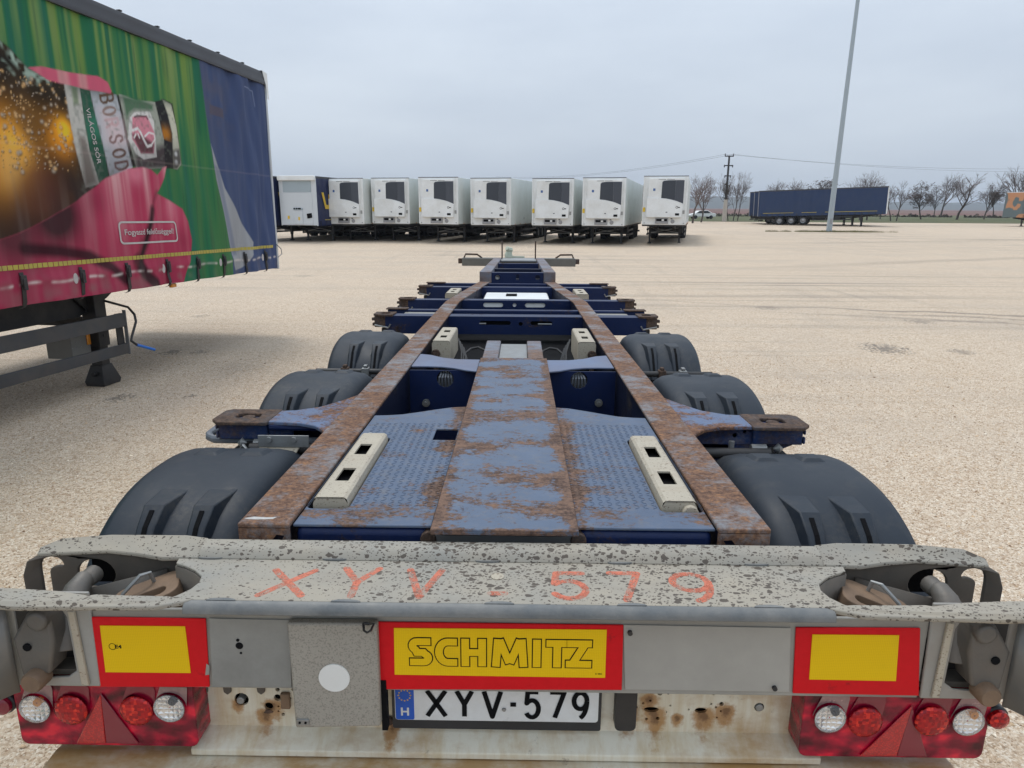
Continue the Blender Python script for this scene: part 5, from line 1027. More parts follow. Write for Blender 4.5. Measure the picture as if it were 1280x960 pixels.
(yu, zu1), (_, zu0) = Kx(156, 391, GX), Kx(157, 408, GX); (yl, zl1), (_, zl0) = Kx(161, 429, GX), Kx(162, 438, GX)
gc = M.setdefault('guard_alu', plain('dark_anodised_rail', (.052, .057, .066), .45, .3, .2, 5, dirt=(.14, .12, .10), dirt_amt=.4))
sg = MB().box(GX-.03, GX, -11.0, yu, zu0, zu1).build('side_guard_rail', gc, lt, .005)
MB().box(GX-.03, GX, -11.0, yl, zl0-.03, zl1+.005).build('side_guard_rail', gc, lt, .005)
MB().box(GX-.034, GX+.004, yu+.001, yu+.012, zl0-.04, zu1+.03).build('guard_end_plate', plain('grey_end_plate', (.16, .16, .16), .5), lt)
MB().box(GX-.045, GX-.031, yu-.12, yu-.02, zl0, zu1).build('guard_post', M['black_steel'], lt)
for y in (-6.5, -8.5, -10.5): MB().box(GX-.045, GX-.031, y, y+.08, zl0, 1.05).build('guard_post', M['black_steel'], lt)
(yc, zc) = Kx(98, 430, -.5); bx_ = MB().box(-.75, -.45, yc-.16, yc+.115, zc-.14, zc+.14).build('tool_locker', plain('grey_locker', (.20, .20, .19), .5, .1), lt, .008)
for a in range(3):
    for b in range(2): MB().cyl((-.449, yc-.15+a*.06, zc-.02+b*.06), (-.445, yc-.15+a*.06, zc-.02+b*.06), .007, 8).build('rivet', M['zinc'], bx_)
MB().box(-.45, -.44, yc+.06, yc+.115, zc-.02, zc+.09).build('side_reflector', M['amber'], bx_, .003)
pts = [Kx(120, 373, -.50), Kx(138, 378, -.30), Kx(160, 384, -.2), Kx(168, 393, -.1), Kx(170, 402, -.05), Kx(165, 420, -.05), Kx(164, 426, -.02), Kx(171, 431, .0)]; xs_ = [-.50, -.30, -.2, -.1, -.05, -.05, -.02, .0]
ck = MB().tube([(x, p[0], p[1]) for x, p in zip(xs_, pts)], .014, 8).build('crank_handle', M['black_steel'], lt)
q0, q1 = Kx(171, 431, .0), Kx(193, 437, .0); MB().tube([(0, *q0), (0, *q1)], .016, 10).build('crank_grip', M['bluegrip'], ck)
q0 = Kx(217, 357, -.04); MB().box(-.07, -.03, q0[0]-.05, q0[0]+.05, q0[1]-.02, q0[1]+.025).build('side_lamp', M['amber'], lt, .008)
for y in (-9.0, -10.31, -11.62):
    for s in (-1, 1):
        x0, x1 = sorted((-1.275+s*.83, -1.275+s*1.215)); wheel(lt, x0, x1, y, .50+NOSE*y, .5, s)
    MB().cyl((-2.2, y, .50+NOSE*y), (-.35, y, .50+NOSE*y), .07, 10).build('axle', M['black_steel'], lt)

# ------------------------------------------------------------------ row of refrigerated trailers (origin: ground below the middle of the front, +y runs back along the trailer)
M['grille'] = plain('charcoal_grille', (.035, .042, .055), .45, 0, .12, 3)
M['grille2'] = plain('charcoal_grille_side', (.055, .062, .078), .45, 0, .12, 3)
M['brace'] = plain('pale_brace_steel', (.34, .34, .33), .5, .3, .1)
M['sticker'] = plain('blue_sticker', (.05, .12, .30), .5); M['ystick'] = plain('yellow_sticker', (.72, .48, .03), .5)
def underframe(root, L_=13.4, leg_y=2.3, zf=1.17, brace=True, guard=True):
    for x in (-.62, .50): MB().prism([(.8, zf-.001), (.8, zf-.15), (3.0, zf-.42), (L_, zf-.42), (L_, zf-.001)], 'x', x, x+.12).build('chassis_beam', M['black_steel'], root)
    for x in (-.92, .92):
        lg = empty_at = MB().box(x-.075, x+.075, -.08, .08, -.62, 0); lg.box(x-.055, x+.055, -.06, .06, -.98, -.62); lg.box(x-.15, x+.15, -.15, .15, -1.06, -1.02); lg.box(x-.10, x+.10, -.10, .10, -1.02, -.96)
        o = lg.build('landing_leg', M['black_steel'], root, .006); o.location = (0, leg_y, 1.06)
    if brace:
        for p, q in (((-.84, leg_y-.09, .96), (.84, leg_y-.09, .66)), ((.84, leg_y-.10, .96), (-.84, leg_y-.10, .66)), ((-.84, leg_y-.08, .64), (.84, leg_y-.08, .64))): MB().tube([p, q], .022, 6).build('cross_brace', M['brace'], root)
    for s in (-1, 1):
        for y in (L_-5.0, L_-3.69, L_-2.38): 
            x0, x1 = sorted((s*.83, s*1.215)); t = MB().lathe([(x0, .30), (x0+.04, .48), (x0+.08, .5), (x1-.08, .5), (x1-.04, .48), (x1, .30), (x1-s*0-.04*1, .28)], (0, y, .5), 'x', 22); t = t.build('wheel', M['rubber'], root)
            MB().lathe([(x1-.03 if s > 0 else x0+.03, .30), (x1-.10 if s > 0 else x0+.10, .22), (x1-.04 if s > 0 else x0+.04, .12), (x1-.02 if s > 0 else x0+.02, .0)], (0, y, .5), 'x', 16).build('rim', M['rim'], t)
            MB().prism([(y-.6*math.cos(R(a)), .5+.58*math.sin(R(a))) for a in range(20, 161, 20)]+[(y-.57*math.cos(R(a)), .5+.55*math.sin(R(a))) for a in range(160, 19, -20)], 'x', x0-.01, x1+.01).build('mudguard', M['blackplastic'], root)
        if guard:
            for z in (.52, .82): MB().box(*sorted((s*1.16, s*1.20)), leg_y+.9, L_-5.9, z-.06, z+.06).build('side_guard_rail', M['blackplastic'], root)
            for y in (leg_y+1.0, leg_y+3, L_-6.1): MB().box(*sorted((s*1.10, s*1.155)), y, y+.08, .46, zf).build('guard_post', M['black_steel'], root)
    for y in (L_-5.0, L_-3.69, L_-2.38): MB().cyl((-1, y, .5), (1, y, .5), .08, 10).build('axle', M['black_steel'], root)
    MB().box(-1.05, 1.05, leg_y+2.2, leg_y+3.6, .55, 1.0).build('pallet_box', M['black_steel'], root, .02)
    MB().box(-1.2, 1.2, L_-.12, L_, .48, .62).build('underrun_bar', M['black_steel'], root)
rf = empty('refrigerated_trailer', (0, 0, 0))
MB().box(-1.3, 1.3, .02, 13.4, 1.18, 3.985).build('insulated_body', M['white_side'], rf, .03, 2)
fw = MB().box(-1.285, 1.285, -.03, .019, 1.17, 3.97).build('front_wall', M['white'], rf, .02)
MB().box(-1.30, 1.30, -.035, .05, 3.955, 4.0).build('roof_edge', plain('dark_roof_edge', (.07, .075, .085), .5), rf, .006)
for s in (-1, 1): MB().box(*sorted((s*1.19, s*1.295)), -.055, -.031, 1.2, 3.95).build('corner_post', M['white'], fw, .01)
un = MB().prism([(-1.05, 1.60), (-1.05, 2.74), (-.98, 2.76), (-.98, 3.80), (-.90, 3.86), (1.04, 3.86), (1.08, 3.82), (1.08, 2.40), (1.02, 1.60)], 'y', -.42, -.031).build('cooling_unit', M['white'], rf, .03, 3)
cur_ = [(-.215, 2.72), (.10, 2.69), (.40, 2.63), (.70, 2.55), (1.06, 2.41)]
un.location = (0, .20, 0)
MB().prism([(-.215, 2.72), (-.20, 3.62), (-.12, 3.70), (.15, 3.73), (.58, 3.735), (.58, 2.585), (.40, 2.63), (.10, 2.69)], 'y', -.432, -.421).build('grille', M['grille'], un)
MB().prism([(.585, 3.735), (1.07, 3.735), (1.07, 2.405), (.70, 2.55), (.585, 2.582)], 'y', -.432, -.421).build('grille', M['grille2'], un)
MB().prism([(-1.04, 2.70), (-.98, 2.735), (-.20, 2.715)]+[(a, b-.015) for a, b in cur_[1:]]+[(1.075, 2.37), (1.02, 1.61), (-1.04, 1.61)], 'y', -.455, -.4205).build('lower_hood', M['white'], un, .012)
MB().box(-.71, -.58, -.428, -.4205, 3.13, 3.27).build('sticker', M['sticker'], un)
for k in range(13): 
    if k != 6: MB().box(-.42+k*.072, -.42+k*.072+.05, -.426, -.4205, 3.77, 3.80).build('letter_block', M['grille2'], un)
MB().lathe([(0, .07), (0, .045)], (.72, -.458, 2.19), 'y', 14).build('round_emblem', M['ink'], un); MB().box(.78, .90, -.459, -.4555, 2.16, 2.21).build('emblem_bar', M['ink'], un)
MB().box(.64, .88, -.463, -.4555, 1.72, 1.85).build('control_panel', M['ink'], un); MB().box(.09, .19, -.459, -.4555, 1.88, 1.93).build('emblem_bar', M['grille2'], un)
MB().box(-1.27, -1.13, -.062, -.0555, 1.92, 2.18).build('sticker', M['ystick'], fw)
fg = MB().box(-.51, .26, -.12, -.031, 1.24, 1.56).build('battery_tray', M['rim'], fw, .01); MB().box(-.44, .20, -.128, -.1205, 1.38, 1.52).build('tray_slot', M['ink'], fg); MB().box(-.12, .02, -.13, -.1285, 1.40, 1.50).build('tray_latch', M['white'], fg)
MB().lathe([(0, .12), (-.02, .11), (-.03, .07), (-.02, .0)], (.52, -.032, 1.37), 'y', 16).build('service_port', M['rim'], fw); MB().box(.40, .50, -.05, -.031, 1.50, 1.56).build('warning_label', M['grille2'], fw)
MB().box(1.06, 1.18, -.04, -.031, 1.82, 2.02).build('data_label', M['brace'], fw)
for x in (-1.15, 1.15): MB().cyl((x, -.06, 1.27), (x, -.0305, 1.27), .03, 10).build('clearance_lamp', M['rim'], fw)
MB().box(1.3005, 1.312, 3.3, 3.42, 1.5, 1.62).build('side_vent', M['rim'], rf)
for k in range(9): MB().box(1.3005, 1.312, 1.0+k*1.4, 1.07+k*1.4, 1.19, 1.24).build('side_lamp', M['amber'], rf)
MB().box(-1.28, 1.28, .03, 13.4, 1.08, 1.1795).build('floor_frame', M['black_steel'], rf)
underframe(rf)
fronts = [(432.5, 44.7, -.06, 'leftmost of the white refrigerated trailers, next to the trailer with blue curtain sides'), (489, 44.8, -.02, 'second white refrigerated trailer from the left of the row'),
          (548.5, 43.6, .0, 'third white refrigerated trailer from the left of the row'), (613.5, 43.5, -.03, 'fourth white refrigerated trailer, the middle one of the seven'),
          (690.5, 43.4, -.03, 'fifth white refrigerated trailer, standing behind the chassis nose'), (754, 42.5, .0, 'second white refrigerated trailer from the right of the row'), (830, 42.1, .04, 'rightmost white refrigerated trailer, nearest the bare trees and power pole')]
REF_YAW = R(-14.0)
made = None
def place_ref(o, px, Y, dz):
    p = at_y(px, 270, Y); o.location = (p.x, Y, gz(Y, p.x)); o.rotation_euler = (0, 0, REF_YAW)
    if abs(dz) > .001:
        o.rotation_euler = (Matrix.Rotation(REF_YAW, 3, 'Z') @ Matrix.Rotation(-dz/10.0, 3, 'X')).to_euler(); o.location.z += dz
        for c in o.children:
            if c.name.startswith('landing_leg'): c.scale = (1, 1, (1.06+dz*.77)/1.06)
names_ = []
for i, (px, Y, dz, lab) in enumerate(fronts):
    o = rf if i == 0 else copy_tree(rf); names_.append((o, px, Y, dz)); tag(o, lab, 'trailer', 'white refrigerated trailers parked in a row')
for q in names_: place_ref(*q)

# ------------------------------------------------------------------ curtain-sided trailers in the distance (same origin)
M['navycloth'] = plain('dark_blue_tarpaulin', (.008, .016, .066), .5, 0, .2, 2)
M['bluecloth'] = plain('blue_tarpaulin', (.012, .032, .092), .6, 0, .15, 1.5, dirt=(.035, .05, .09), dirt_amt=.3)
M['greyboard'] = plain('pale_headboard', (.56, .59, .61), .45, 0, .05, 2); M['greyboard2'] = plain('grey_headboard_band', (.33, .39, .42), .45, 0, .06, 2)
M['logo'] = plain('yellow_logo_print', (.60, .40, .03), .5)
def wavy_side(x, s, L_, z0, z1, amp, nm, m, root, seed):
    n, k = 150, 12; v, f = [], []
    for i in range(n+1):
        for j in range(k+1):
            y = .05+(L_-.05)*i/n; z = z0+(z1-z0)*j/k
            v.append((x+s*(amp*math.sin(y*5.1+seed)+amp*.6*math.sin(y*11.3+z)+amp*1.2*math.exp(-(z-z0)/.15)*abs(math.sin(y*5.0))), y, z))
    for i in range(n):
        for j in range(k): f.append((i*(k+1)+j, (i+1)*(k+1)+j, (i+1)*(k+1)+j+1, i*(k+1)+j+1))
    return MB().add(v, f).build(nm, m, root, smooth=60)
def curtain_trailer(cloth, board, logo=False, tape=True, doorcol='pale_front_wall', head=True, seed=0):
    r = empty('curtain_trailer', (0, 0, 0))
    cs = [wavy_side(s*1.262, s, 13.55, 1.03, 3.86, .012, 'curtain', cloth, r, seed+s) for s in (-1, 1)]
    for s in (-1, 1):
        MB().box(*sorted((s*1.20, s*1.275)), .0, 13.6, 3.862, 4.0).build('roof_rail', bpy.data.materials['dark_grey_roof_rail'], r, .01)
        if tape:
            tp = MB()
            for a, b in ((.9, 6.2), (7.1, 8.7), (9.6, 13.0)): MB().box(*sorted((s*1.275, s*1.284)), a, b, 1.36, 1.41).build('reflective_strip', M['tape'], r)
        for k in range(20): MB().box(*sorted((s*1.262, s*1.292)), .35+k*.68, .40+k*.68, 1.02, 1.32).build('strap', M['black_steel'], r)
        MB().box(*sorted((s*1.22, s*1.285)), 13.56, 13.62, 1.02, 3.86).build('corner_post', M['rim'], r)
        MB().box(*sorted((s*1.22, s*1.285)), -.005, .045, 1.02, 3.86).build('corner_post', board, r)
    MB().box(-1.2, 1.2, 0, 13.6, 3.90, 3.96).build('roof_sheet', M['white'], r)
    MB().box(-1.22, 1.22, .0, .04, 1.05, 3.899).build('headboard', board, r, .005)
    MB().box(-1.22, 1.22, 13.56, 13.6, 1.05, 3.899).build('rear_doors', bpy.data.materials[doorcol], r, .005)
    MB().box(-1.24, 1.24, .01, 13.58, 1.06, 1.16).build('load_floor', M['black_steel'], r)
    underframe(r, 13.5, 2.45, 1.08)
    if logo:
        for s, cu_ in zip((-1, 1), cs):
            w = [(.60+.95*(a-.75), b) for a, b in ((.75, 3.05), (1.02, 3.05), (1.30, 2.30), (1.62, 2.30), (1.62, 2.95), (1.88, 2.95), (1.88, 2.30), (2.20, 2.30), (2.48, 3.05), (2.75, 3.05), (2.36, 2.05), (1.14, 2.05))]
            MB().prism(w, 'x', s*1.298, s*1.300).build('printed_logo', M['logo'], cu_, smooth=0)
    return r
wt = curtain_trailer(M['navycloth'], M['greyboard'], True, seed=1)
MB().prism([(-1.285, 3.74), (-1.30, 3.96), (-1.24, 4.03), (1.24, 4.03), (1.30, 3.96), (1.285, 3.74)], 'y', -.16, .02).build('roof_fairing', M['white'], wt, .03, 3)
hb = MB().box(-1.0, .95, -.02, -.0005, 3.05, 3.72).build('headboard_band', M['greyboard2'], wt); MB().box(-1.05, .98, -.024, -.0005, 1.1, 3.03).build('headboard_panel', M['greyboard'], wt, .004)
MB().box(-.35, .28, -.06, -.0245, 1.10, 1.95).build('connection_box', M['greyboard'], wt, .02); c = MB().box(-.34, .30, -.065, -.0245, 1.98, 2.08).build('coupling_row', M['greyboard2'], wt)
for x in (-.26, -.10, .04, .14): MB().cyl((x, -.10, 2.06), (x, -.066, 2.06), .05, 10).build('air_coupling', M['ink'], c)
MB().prism([(.56, 1.75), (.90, 1.80), (.92, 1.52), (.60, 1.46)], 'y', -.05, -.0245).build('document_pouch', M['ink'], wt)
for x, z in ((-.72, 1.52), (.02, 1.45)): MB().prism([(x-.06, z-.09), (x+.06, z-.09), (x+.06, z+.1), (x-.06, z+.1)], 'y', -.066, -.061 if x > -.5 else -.0245).build('sticker', M['ystick'], wt)
tag(wt, 'curtain trailer with pale headboard and dark blue sides beside the refrigerated trailers', 'trailer', 'dark blue curtain trailers at the left end of the row')
p = at_y(374, 270, 43.6); wt.location = (p.x, 43.6, gz(43.6, p.x)); wt.rotation_euler = (0, 0, REF_YAW)
w2 = copy_tree(wt); tag(w2, 'dark blue curtain trailer half hidden behind the green printed trailer', 'trailer', 'dark blue curtain trailers at the left end of the row')
p = at_y(320, 270, 43.8); w2.location = (p.x, 43.8, gz(43.8, p.x))

# three blue trailers standing side-on across the yard
bt = curtain_trailer(M['bluecloth'], M['white'], False, seed=3)
MB().box(1.276, 1.29, 2.9, 3.3, 1.42, 1.72).build('white_patch', M['white'], bt)
MB().cyl((1.27, 6.2, .70), (1.30, 6.2, .70), .2, 14).build('spare_reflector', M['white'], bt)
bY = min((abs((at_y(1108, 272, y).x-at_y(949, 276, y+6.6).x)-11.9), y) for y in [60+.1*k for k in range(250)])[1]
p0, p1 = at_y(1108, 272, bY), at_y(949, 276, bY+6.6)
yaw = math.atan2(-(p1.x-p0.x), p1.y-p0.y)
blue = [(bt, 0, 0, 'blue curtain trailer standing side-on behind the tall lamp mast'), (None, -.9, 3.4, 'blue curtain trailer, middle of three parked side by side, only its tail showing'), (None, -1.7, 6.6, 'farthest of the three blue curtain trailers, only its tail showing')]
ba = Vector((p1.x-p0.x, p1.y-p0.y, 0)).normalized(); bn = Vector((-ba.y, ba.x, 0)); bn = bn if bn.y > 0 else -bn
for o, a, b, lab in blue:
    o = o or copy_tree(bt); tag(o, lab, 'trailer', 'blue curtain trailers parked side by side')
    def px_of(P):
        d = P-EYE; x, y, z = d; c_, s_ = math.cos(YAW), math.sin(YAW); x, y = x*c_+y*s_, -x*s_+y*c_; c_, s_ = math.cos(PITCH), math.sin(PITCH); y = y*c_-z*s_; return 640+F*x/y
    want = {0: 949, 3.4: 943.5, 6.6: 938}[b]; base_ = Vector((p0.x, p0.y, 2))+bn*b
    sh = min((abs(px_of(base_+ba*(13.6+t*.05))-want), t*.05) for t in range(-40, 160))[1] if b else 0.0
    q = Vector((p0.x, p0.y, 0))+bn*b+ba*sh
    o.location = (q.x, q.y, gz(q.y)+.36); o.rotation_euler = (Matrix.Rotation(yaw, 3, 'Z') @ Matrix.Rotation(-.030, 3, 'X')).to_euler()
    for c in o.children:
        if c.name.startswith('landing_leg'): c.scale = (1, 1, 1.33)
# orange and grey trailer at the right edge
g = N('orange_grey_tarpaulin', .55); v = g.co((1, .55, 1), (0, 0, 0), (3.1, 1.3, .4)); g.set(col=g.mix(g.ramp(g.noise(v, .85, 2, .4), [(.49, 0.0), (.52, 1.0)]), (.115, .15, .155), (.50, .235, .115))); M['camo'] = g.m
ot = curtain_trailer(M['camo'], M['camo'], False, tape=False, seed=5)
tag(ot, 'orange and grey patterned curtain trailer cut off by the right edge of the photo', 'trailer')
p = on_ground(1262, 283); q = at_y(1262, 270, p.y); ot.location = (q.x+.2, p.y, gz(p.y)); ot.rotation_euler = (0, 0, R(-81))

# ------------------------------------------------------------------ lamp mast, power pole, car
b = on_ground(1036, 290); mast = empty('lamp_mast', b)
hgt = 30.0; prof = [(0, .30), (.02, .30), (.021, .235), (hgt*.5, .165), (hgt, .09)]
MB().lathe([(0.0, .002)]+prof+[(hgt, .002)], (0, 0, 0), 'z', 14).build('mast_pole', plain('galvanised_mast', (.36, .41, .44), .5, .25, .1, 1.5), mast)
MB().lathe([(0, .42), (.04, .42), (.04, .24)], (0, 0, 0), 'z', 14).build('base_flange', M['rim'], mast)
MB().box(-.09, .09, -.262, -.20, .7, 1.15).build('inspection_hatch', M['rim'], mast)
hd_ = MB().lathe([(hgt-.2, .1), (hgt-.2, 1.1), (hgt-.1, 1.1), (hgt-.1, .1)], (0, 0, 0), 'z', 16).build('lamp_ring', M['rim'], mast)
for k in range(6):
    a = 2*PI*k/6; MB().box(-.25, .25, -.2, .2, hgt-.55, hgt-.22, Matrix.Translation((math.cos(a)*1.1, math.sin(a)*1.1, 0)) @ Matrix.Rotation(a, 4, 'Z')).build('floodlight', M['rim'], hd_)
mast.rotation_euler = (0, R(.35), 0)
tag(mast, 'tall tapering steel lamp mast standing in the gravel yard in front of the blue trailer', 'lamp mast')
tf = MB(); rd = random.Random(5)
for cx_, r_, n_ in ((0, 1.1, 900), (2.2, 1.3, 800), (-1.9, .9, 500), (3.8, .9, 250), (-3.8, .4, 150), (-5.0, .5, 200), (5.6, .4, 60)):
    for k in range(n_):
        a = rd.uniform(0, 2*PI); q = r_*math.sqrt(rd.random()); x, y = b.x+cx_+q*math.cos(a)*1.3, b.y+q*math.sin(a)*.6; h = rd.uniform(.06, .28)*(1-.5*q/r_); l = rd.uniform(-.1, .1)
        tf.add([(x-.012, y, gz(y, x)), (x+.012, y, gz(y, x)), (x+l, y+rd.uniform(-.08, .08), gz(y, x)+h)], [(0, 1, 2)])
tag(tf.build('weeds', plain('dry_weeds', (.16, .15, .06), .8, 0, .4, 3), None, smooth=0, merge=False, recalc=False), kind='stuff')

pb = on_ground(905, 277.0); PY = pb.y; k_ = PY/850*1.03
pole = empty('power_pole', pb); ph = (277-203.5)*k_
M['pole'] = plain('weathered_pole', (.040, .038, .040), .8, 0, .3, 2); M['polec'] = plain('pale_concrete', (.44, .40, .35), .8, 0, .2, 2)
MB().lathe([(0, .26), (ph*.33, .22), (ph*.33, .18), (ph, .13), (ph, .002)], (0, 0, 0), 'z', 10).build('pole_shaft', M['pole'], pole)
MB().lathe([(0, .34), (ph*.34, .26), (ph*.34, .23)], (0, 0, 0), 'z', 10).build('concrete_foot', M['polec'], pole)
ivy = MB(); rd = random.Random(3)
for k in range(700):
    z = ph*rd.triangular(.30, .62, .50); a = rd.uniform(0, 6.28); r_ = rd.uniform(.15, .55)*(1-abs(z/ph-.5)*2.0); s_ = .09
    x, y = r_*math.cos(a)-.05, r_*math.sin(a); ivy.add([(x, y, z), (x+rd.uniform(-s_, s_), y+rd.uniform(-s_, s_), z+s_), (x+rd.uniform(-s_, s_), y+rd.uniform(-s_, s_), z-s_)], [(0, 1, 2)])
ivy.build('climbing_plant', plain('dry_climber', (.075, .06, .045), .9, 0, .4, 2), pole, smooth=0, merge=False, recalc=False)
for zf, w_ in ((.995, .62), (.855, .62), (.70, .42)):
    ca_ = MB().box(-w_*1.0, w_*1.0, -.07, .07, ph*zf-.07, ph*zf+.07).build('crossarm', M['pole'], pole)
    for x in (-w_, w_): MB().lathe([(0, .05), (.1, .09), (.2, .06), (.3, .09), (.36, .03)], (x*.93, 0, ph*zf-.25 if zf < .99 else ph*zf), 'z', 8).build('insulator', M['grille2'], ca_)
def wire(a, c_, sag, r=.014):
    n = 26; return MB().tube([Vector(a)*(1-t)+Vector(c_)*t-Vector((0, 0, 4*sag*t*(1-t))) for t in [k/n for k in range(n+1)]], r, 4)
top = Vector((0, 0, ph)); 
for dx, zz, lx, ly, rx_, ry in ((-.6, ph+.2, 620, 221, 1330, 210), (.6, ph+.2, 622, 222.5, 1330, 214)):
    lft = at_y(lx, ly, PY+55)-pb; rgt = at_y(rx_, ry, PY+25)-pb
    wire((dx, 0, zz), lft, 1.1).build('wire', M['pole'], pole); wire((dx, 0, zz), rgt, .8).build('wire', M['pole'], pole)
tag(pole, 'dark power pole with crossarms, climbing plant and wires behind the grass verge', 'power pole')

cp = on_ground(877, 273.6); car = empty('parked_car', cp, (0, 0, R(4)))
body = [(-2.15, .35), (-2.2, .62), (-2.1, .82), (-1.45, .92), (-.75, 1.38), (.75, 1.42), (1.5, 1.02), (2.15, .90), (2.22, .55), (2.15, .35)]
MB().prism(body, 'y', -.85, .85).build('body', M['white'], car, .08, 3)
MB().prism([(-1.28, .95), (-.70, 1.33), (-.05, 1.36), (-.05, .95)], 'y', -.862, .862).build('side_window', M['glass'], car); MB().prism([(.03, .95), (.03, 1.36), (.70, 1.36), (1.30, .98)], 'y', -.862, .862).build('side_window', M['glass'], car)
for x in (-1.35, 1.35):
    for s in (-1, 1): MB().lathe([(-.1, .002), (-.1, .2), (-.1, .31), (.1, .31), (.1, .2), (.1, .002)], (x, s*.78, .31), 'y', 16).build('wheel', M['rubber'], car)
tag(car, 'small white car on the road beyond the grass, between the bare trees', 'car')

# ------------------------------------------------------------------ ground, verge, fields, hills
def strip(name, y_list, x0, x1, zf, m, nx=40):
    v, f = [], []
    for y in y_list:
        for i in range(nx+1): x = x0+(x1-x0)*i/nx; v.append((x, y, zf(x, y)))
    for j in range(len(y_list)-1):
        for i in range(nx): a = j*(nx+1)+i; f.append((a, a+1, a+nx+2, a+nx+1))
    return tag(MB().add(v, f).build(name, m, None, smooth=60, merge=False, recalc=False), kind='structure')
g = N('pale_limestone_gravel', .85); v = g.co(); px_ = g.xyz(v)
warp = g.n.new('ShaderNodeVectorMath'); warp.operation = 'ADD'; wno = g.n.new('ShaderNodeTexNoise'); wno.inputs['Scale'].default_value = 30; g.l.new(v, wno.inputs['Vector'])
wsc = g.n.new('ShaderNodeVectorMath'); wsc.operation = 'SCALE'; wsc.inputs['Scale'].default_value = .02; g.l.new(wno.outputs['Color'], wsc.inputs[0]); g.l.new(v, warp.inputs[0]); g.l.new(wsc.outputs[0], warp.inputs[1])
vc = g.n.new('ShaderNodeTexVoronoi'); vc.inputs['Scale'].default_value = 115; g.l.new(warp.outputs[0], vc.inputs['Vector'])
sep = g.n.new('ShaderNodeSeparateColor'); g.l.new(vc.outputs['Color'], sep.inputs[0])
c = g.ramp(sep.outputs[0], [(0, (.26, .17, .10)), (.14, (.44, .32, .215)), (.45, (.60, .47, .34)), (.75, (.68, .56, .425)), (1, (.78, .70, .58))])
vc2 = g.n.new('ShaderNodeTexVoronoi'); vc2.inputs['Scale'].default_value = 34; g.l.new(warp.outputs[0], vc2.inputs['Vector']); s2_ = g.n.new('ShaderNodeSeparateColor'); g.l.new(vc2.outputs['Color'], s2_.inputs[0])
c = g.mix(g.math('MULTIPLY', g.math('GREATER_THAN', s2_.outputs[0], .84), .42), c, (.34, .21, .115))
c = g.mix(g.ramp(g.noise(v, .38, 6, .62), [(.47, 0.0), (.70, .42)]), c, (.44, .37, .30)); c = g.mix(g.ramp(g.noise(v, 2.7, 5, .6), [(.45, 0.0), (.8, .35)]), c, (.50, .38, .26))
tr = g.noise(g.co((.018, .55, 1), (0, 0, R(-4))), 3.0, 6, .7); tz = g.ramp(g.noise(v, .055, 3, .5), [(.40, 0.0), (.62, 1.0)])
c = g.mix(g.math('MULTIPLY', g.ramp(tr, [(.50, 0.0), (.64, .75)]), tz), c, (.22, .185, .15))
tr2 = g.noise(g.co((.5, .03, 1), (0, 0, R(24))), 3.0, 5, .7); c = g.mix(g.math('MULTIPLY', g.ramp(tr2, [(.54, 0.0), (.68, .5)]), g.ramp(g.noise(v, .06, 3, .5, .2), [(.45, 0.0), (.6, 1.0)])), c, (.27, .225, .18))
stains = [(1106, 436, .5, .9), (1203, 440, .28, .6), (148, 498, .22, .8), (215, 440, .22, .8), (250, 440, .18, .7), (238, 495, .10, .8), (380, 345, .4, .4), (250, 395, .25, .5), (1150, 402, .35, .6), (300, 462, .5, .25), (960, 385, .4, .5)]
nzs = g.noise(v, 9, 6, .75); vcS = g.n.new('ShaderNodeTexVoronoi'); vcS.inputs['Scale'].default_value = 34; g.l.new(warp.outputs[0], vcS.inputs['Vector']); sepS = g.n.new('ShaderNodeSeparateColor'); g.l.new(vcS.outputs['Color'], sepS.inputs[0])
for a, b_, r_, k in stains:
    p = on_ground(a, b_); d = g.n.new('ShaderNodeVectorMath'); d.operation = 'DISTANCE'; sc2 = g.n.new('ShaderNodeMapping'); sc2.inputs['Location'].default_value = (-p.x, -p.y*.8, 0); sc2.inputs['Scale'].default_value = (1, .8, 0); g.l.new(g.c.outputs['Object'], sc2.inputs[0]); g.l.new(sc2.outputs[0], d.inputs[0])
    m_ = g.math('SUBTRACT', 1.0, g.math('DIVIDE', d.outputs['Value'], r_), clamp=True); m_ = g.math('MULTIPLY', g.ramp(g.math('ADD', g.math('ADD', m_, g.math('MULTIPLY', sepS.outputs[1], .75)), g.math('MULTIPLY', g.math('SUBTRACT', nzs, .5), 1.2)), [(.86, 0.0), (.98, 1.0)]), g.math('GREATER_THAN', m_, .001))
    c = g.mix(g.math('MULTIPLY', m_, k*.75), c, (.085, .075, .065))
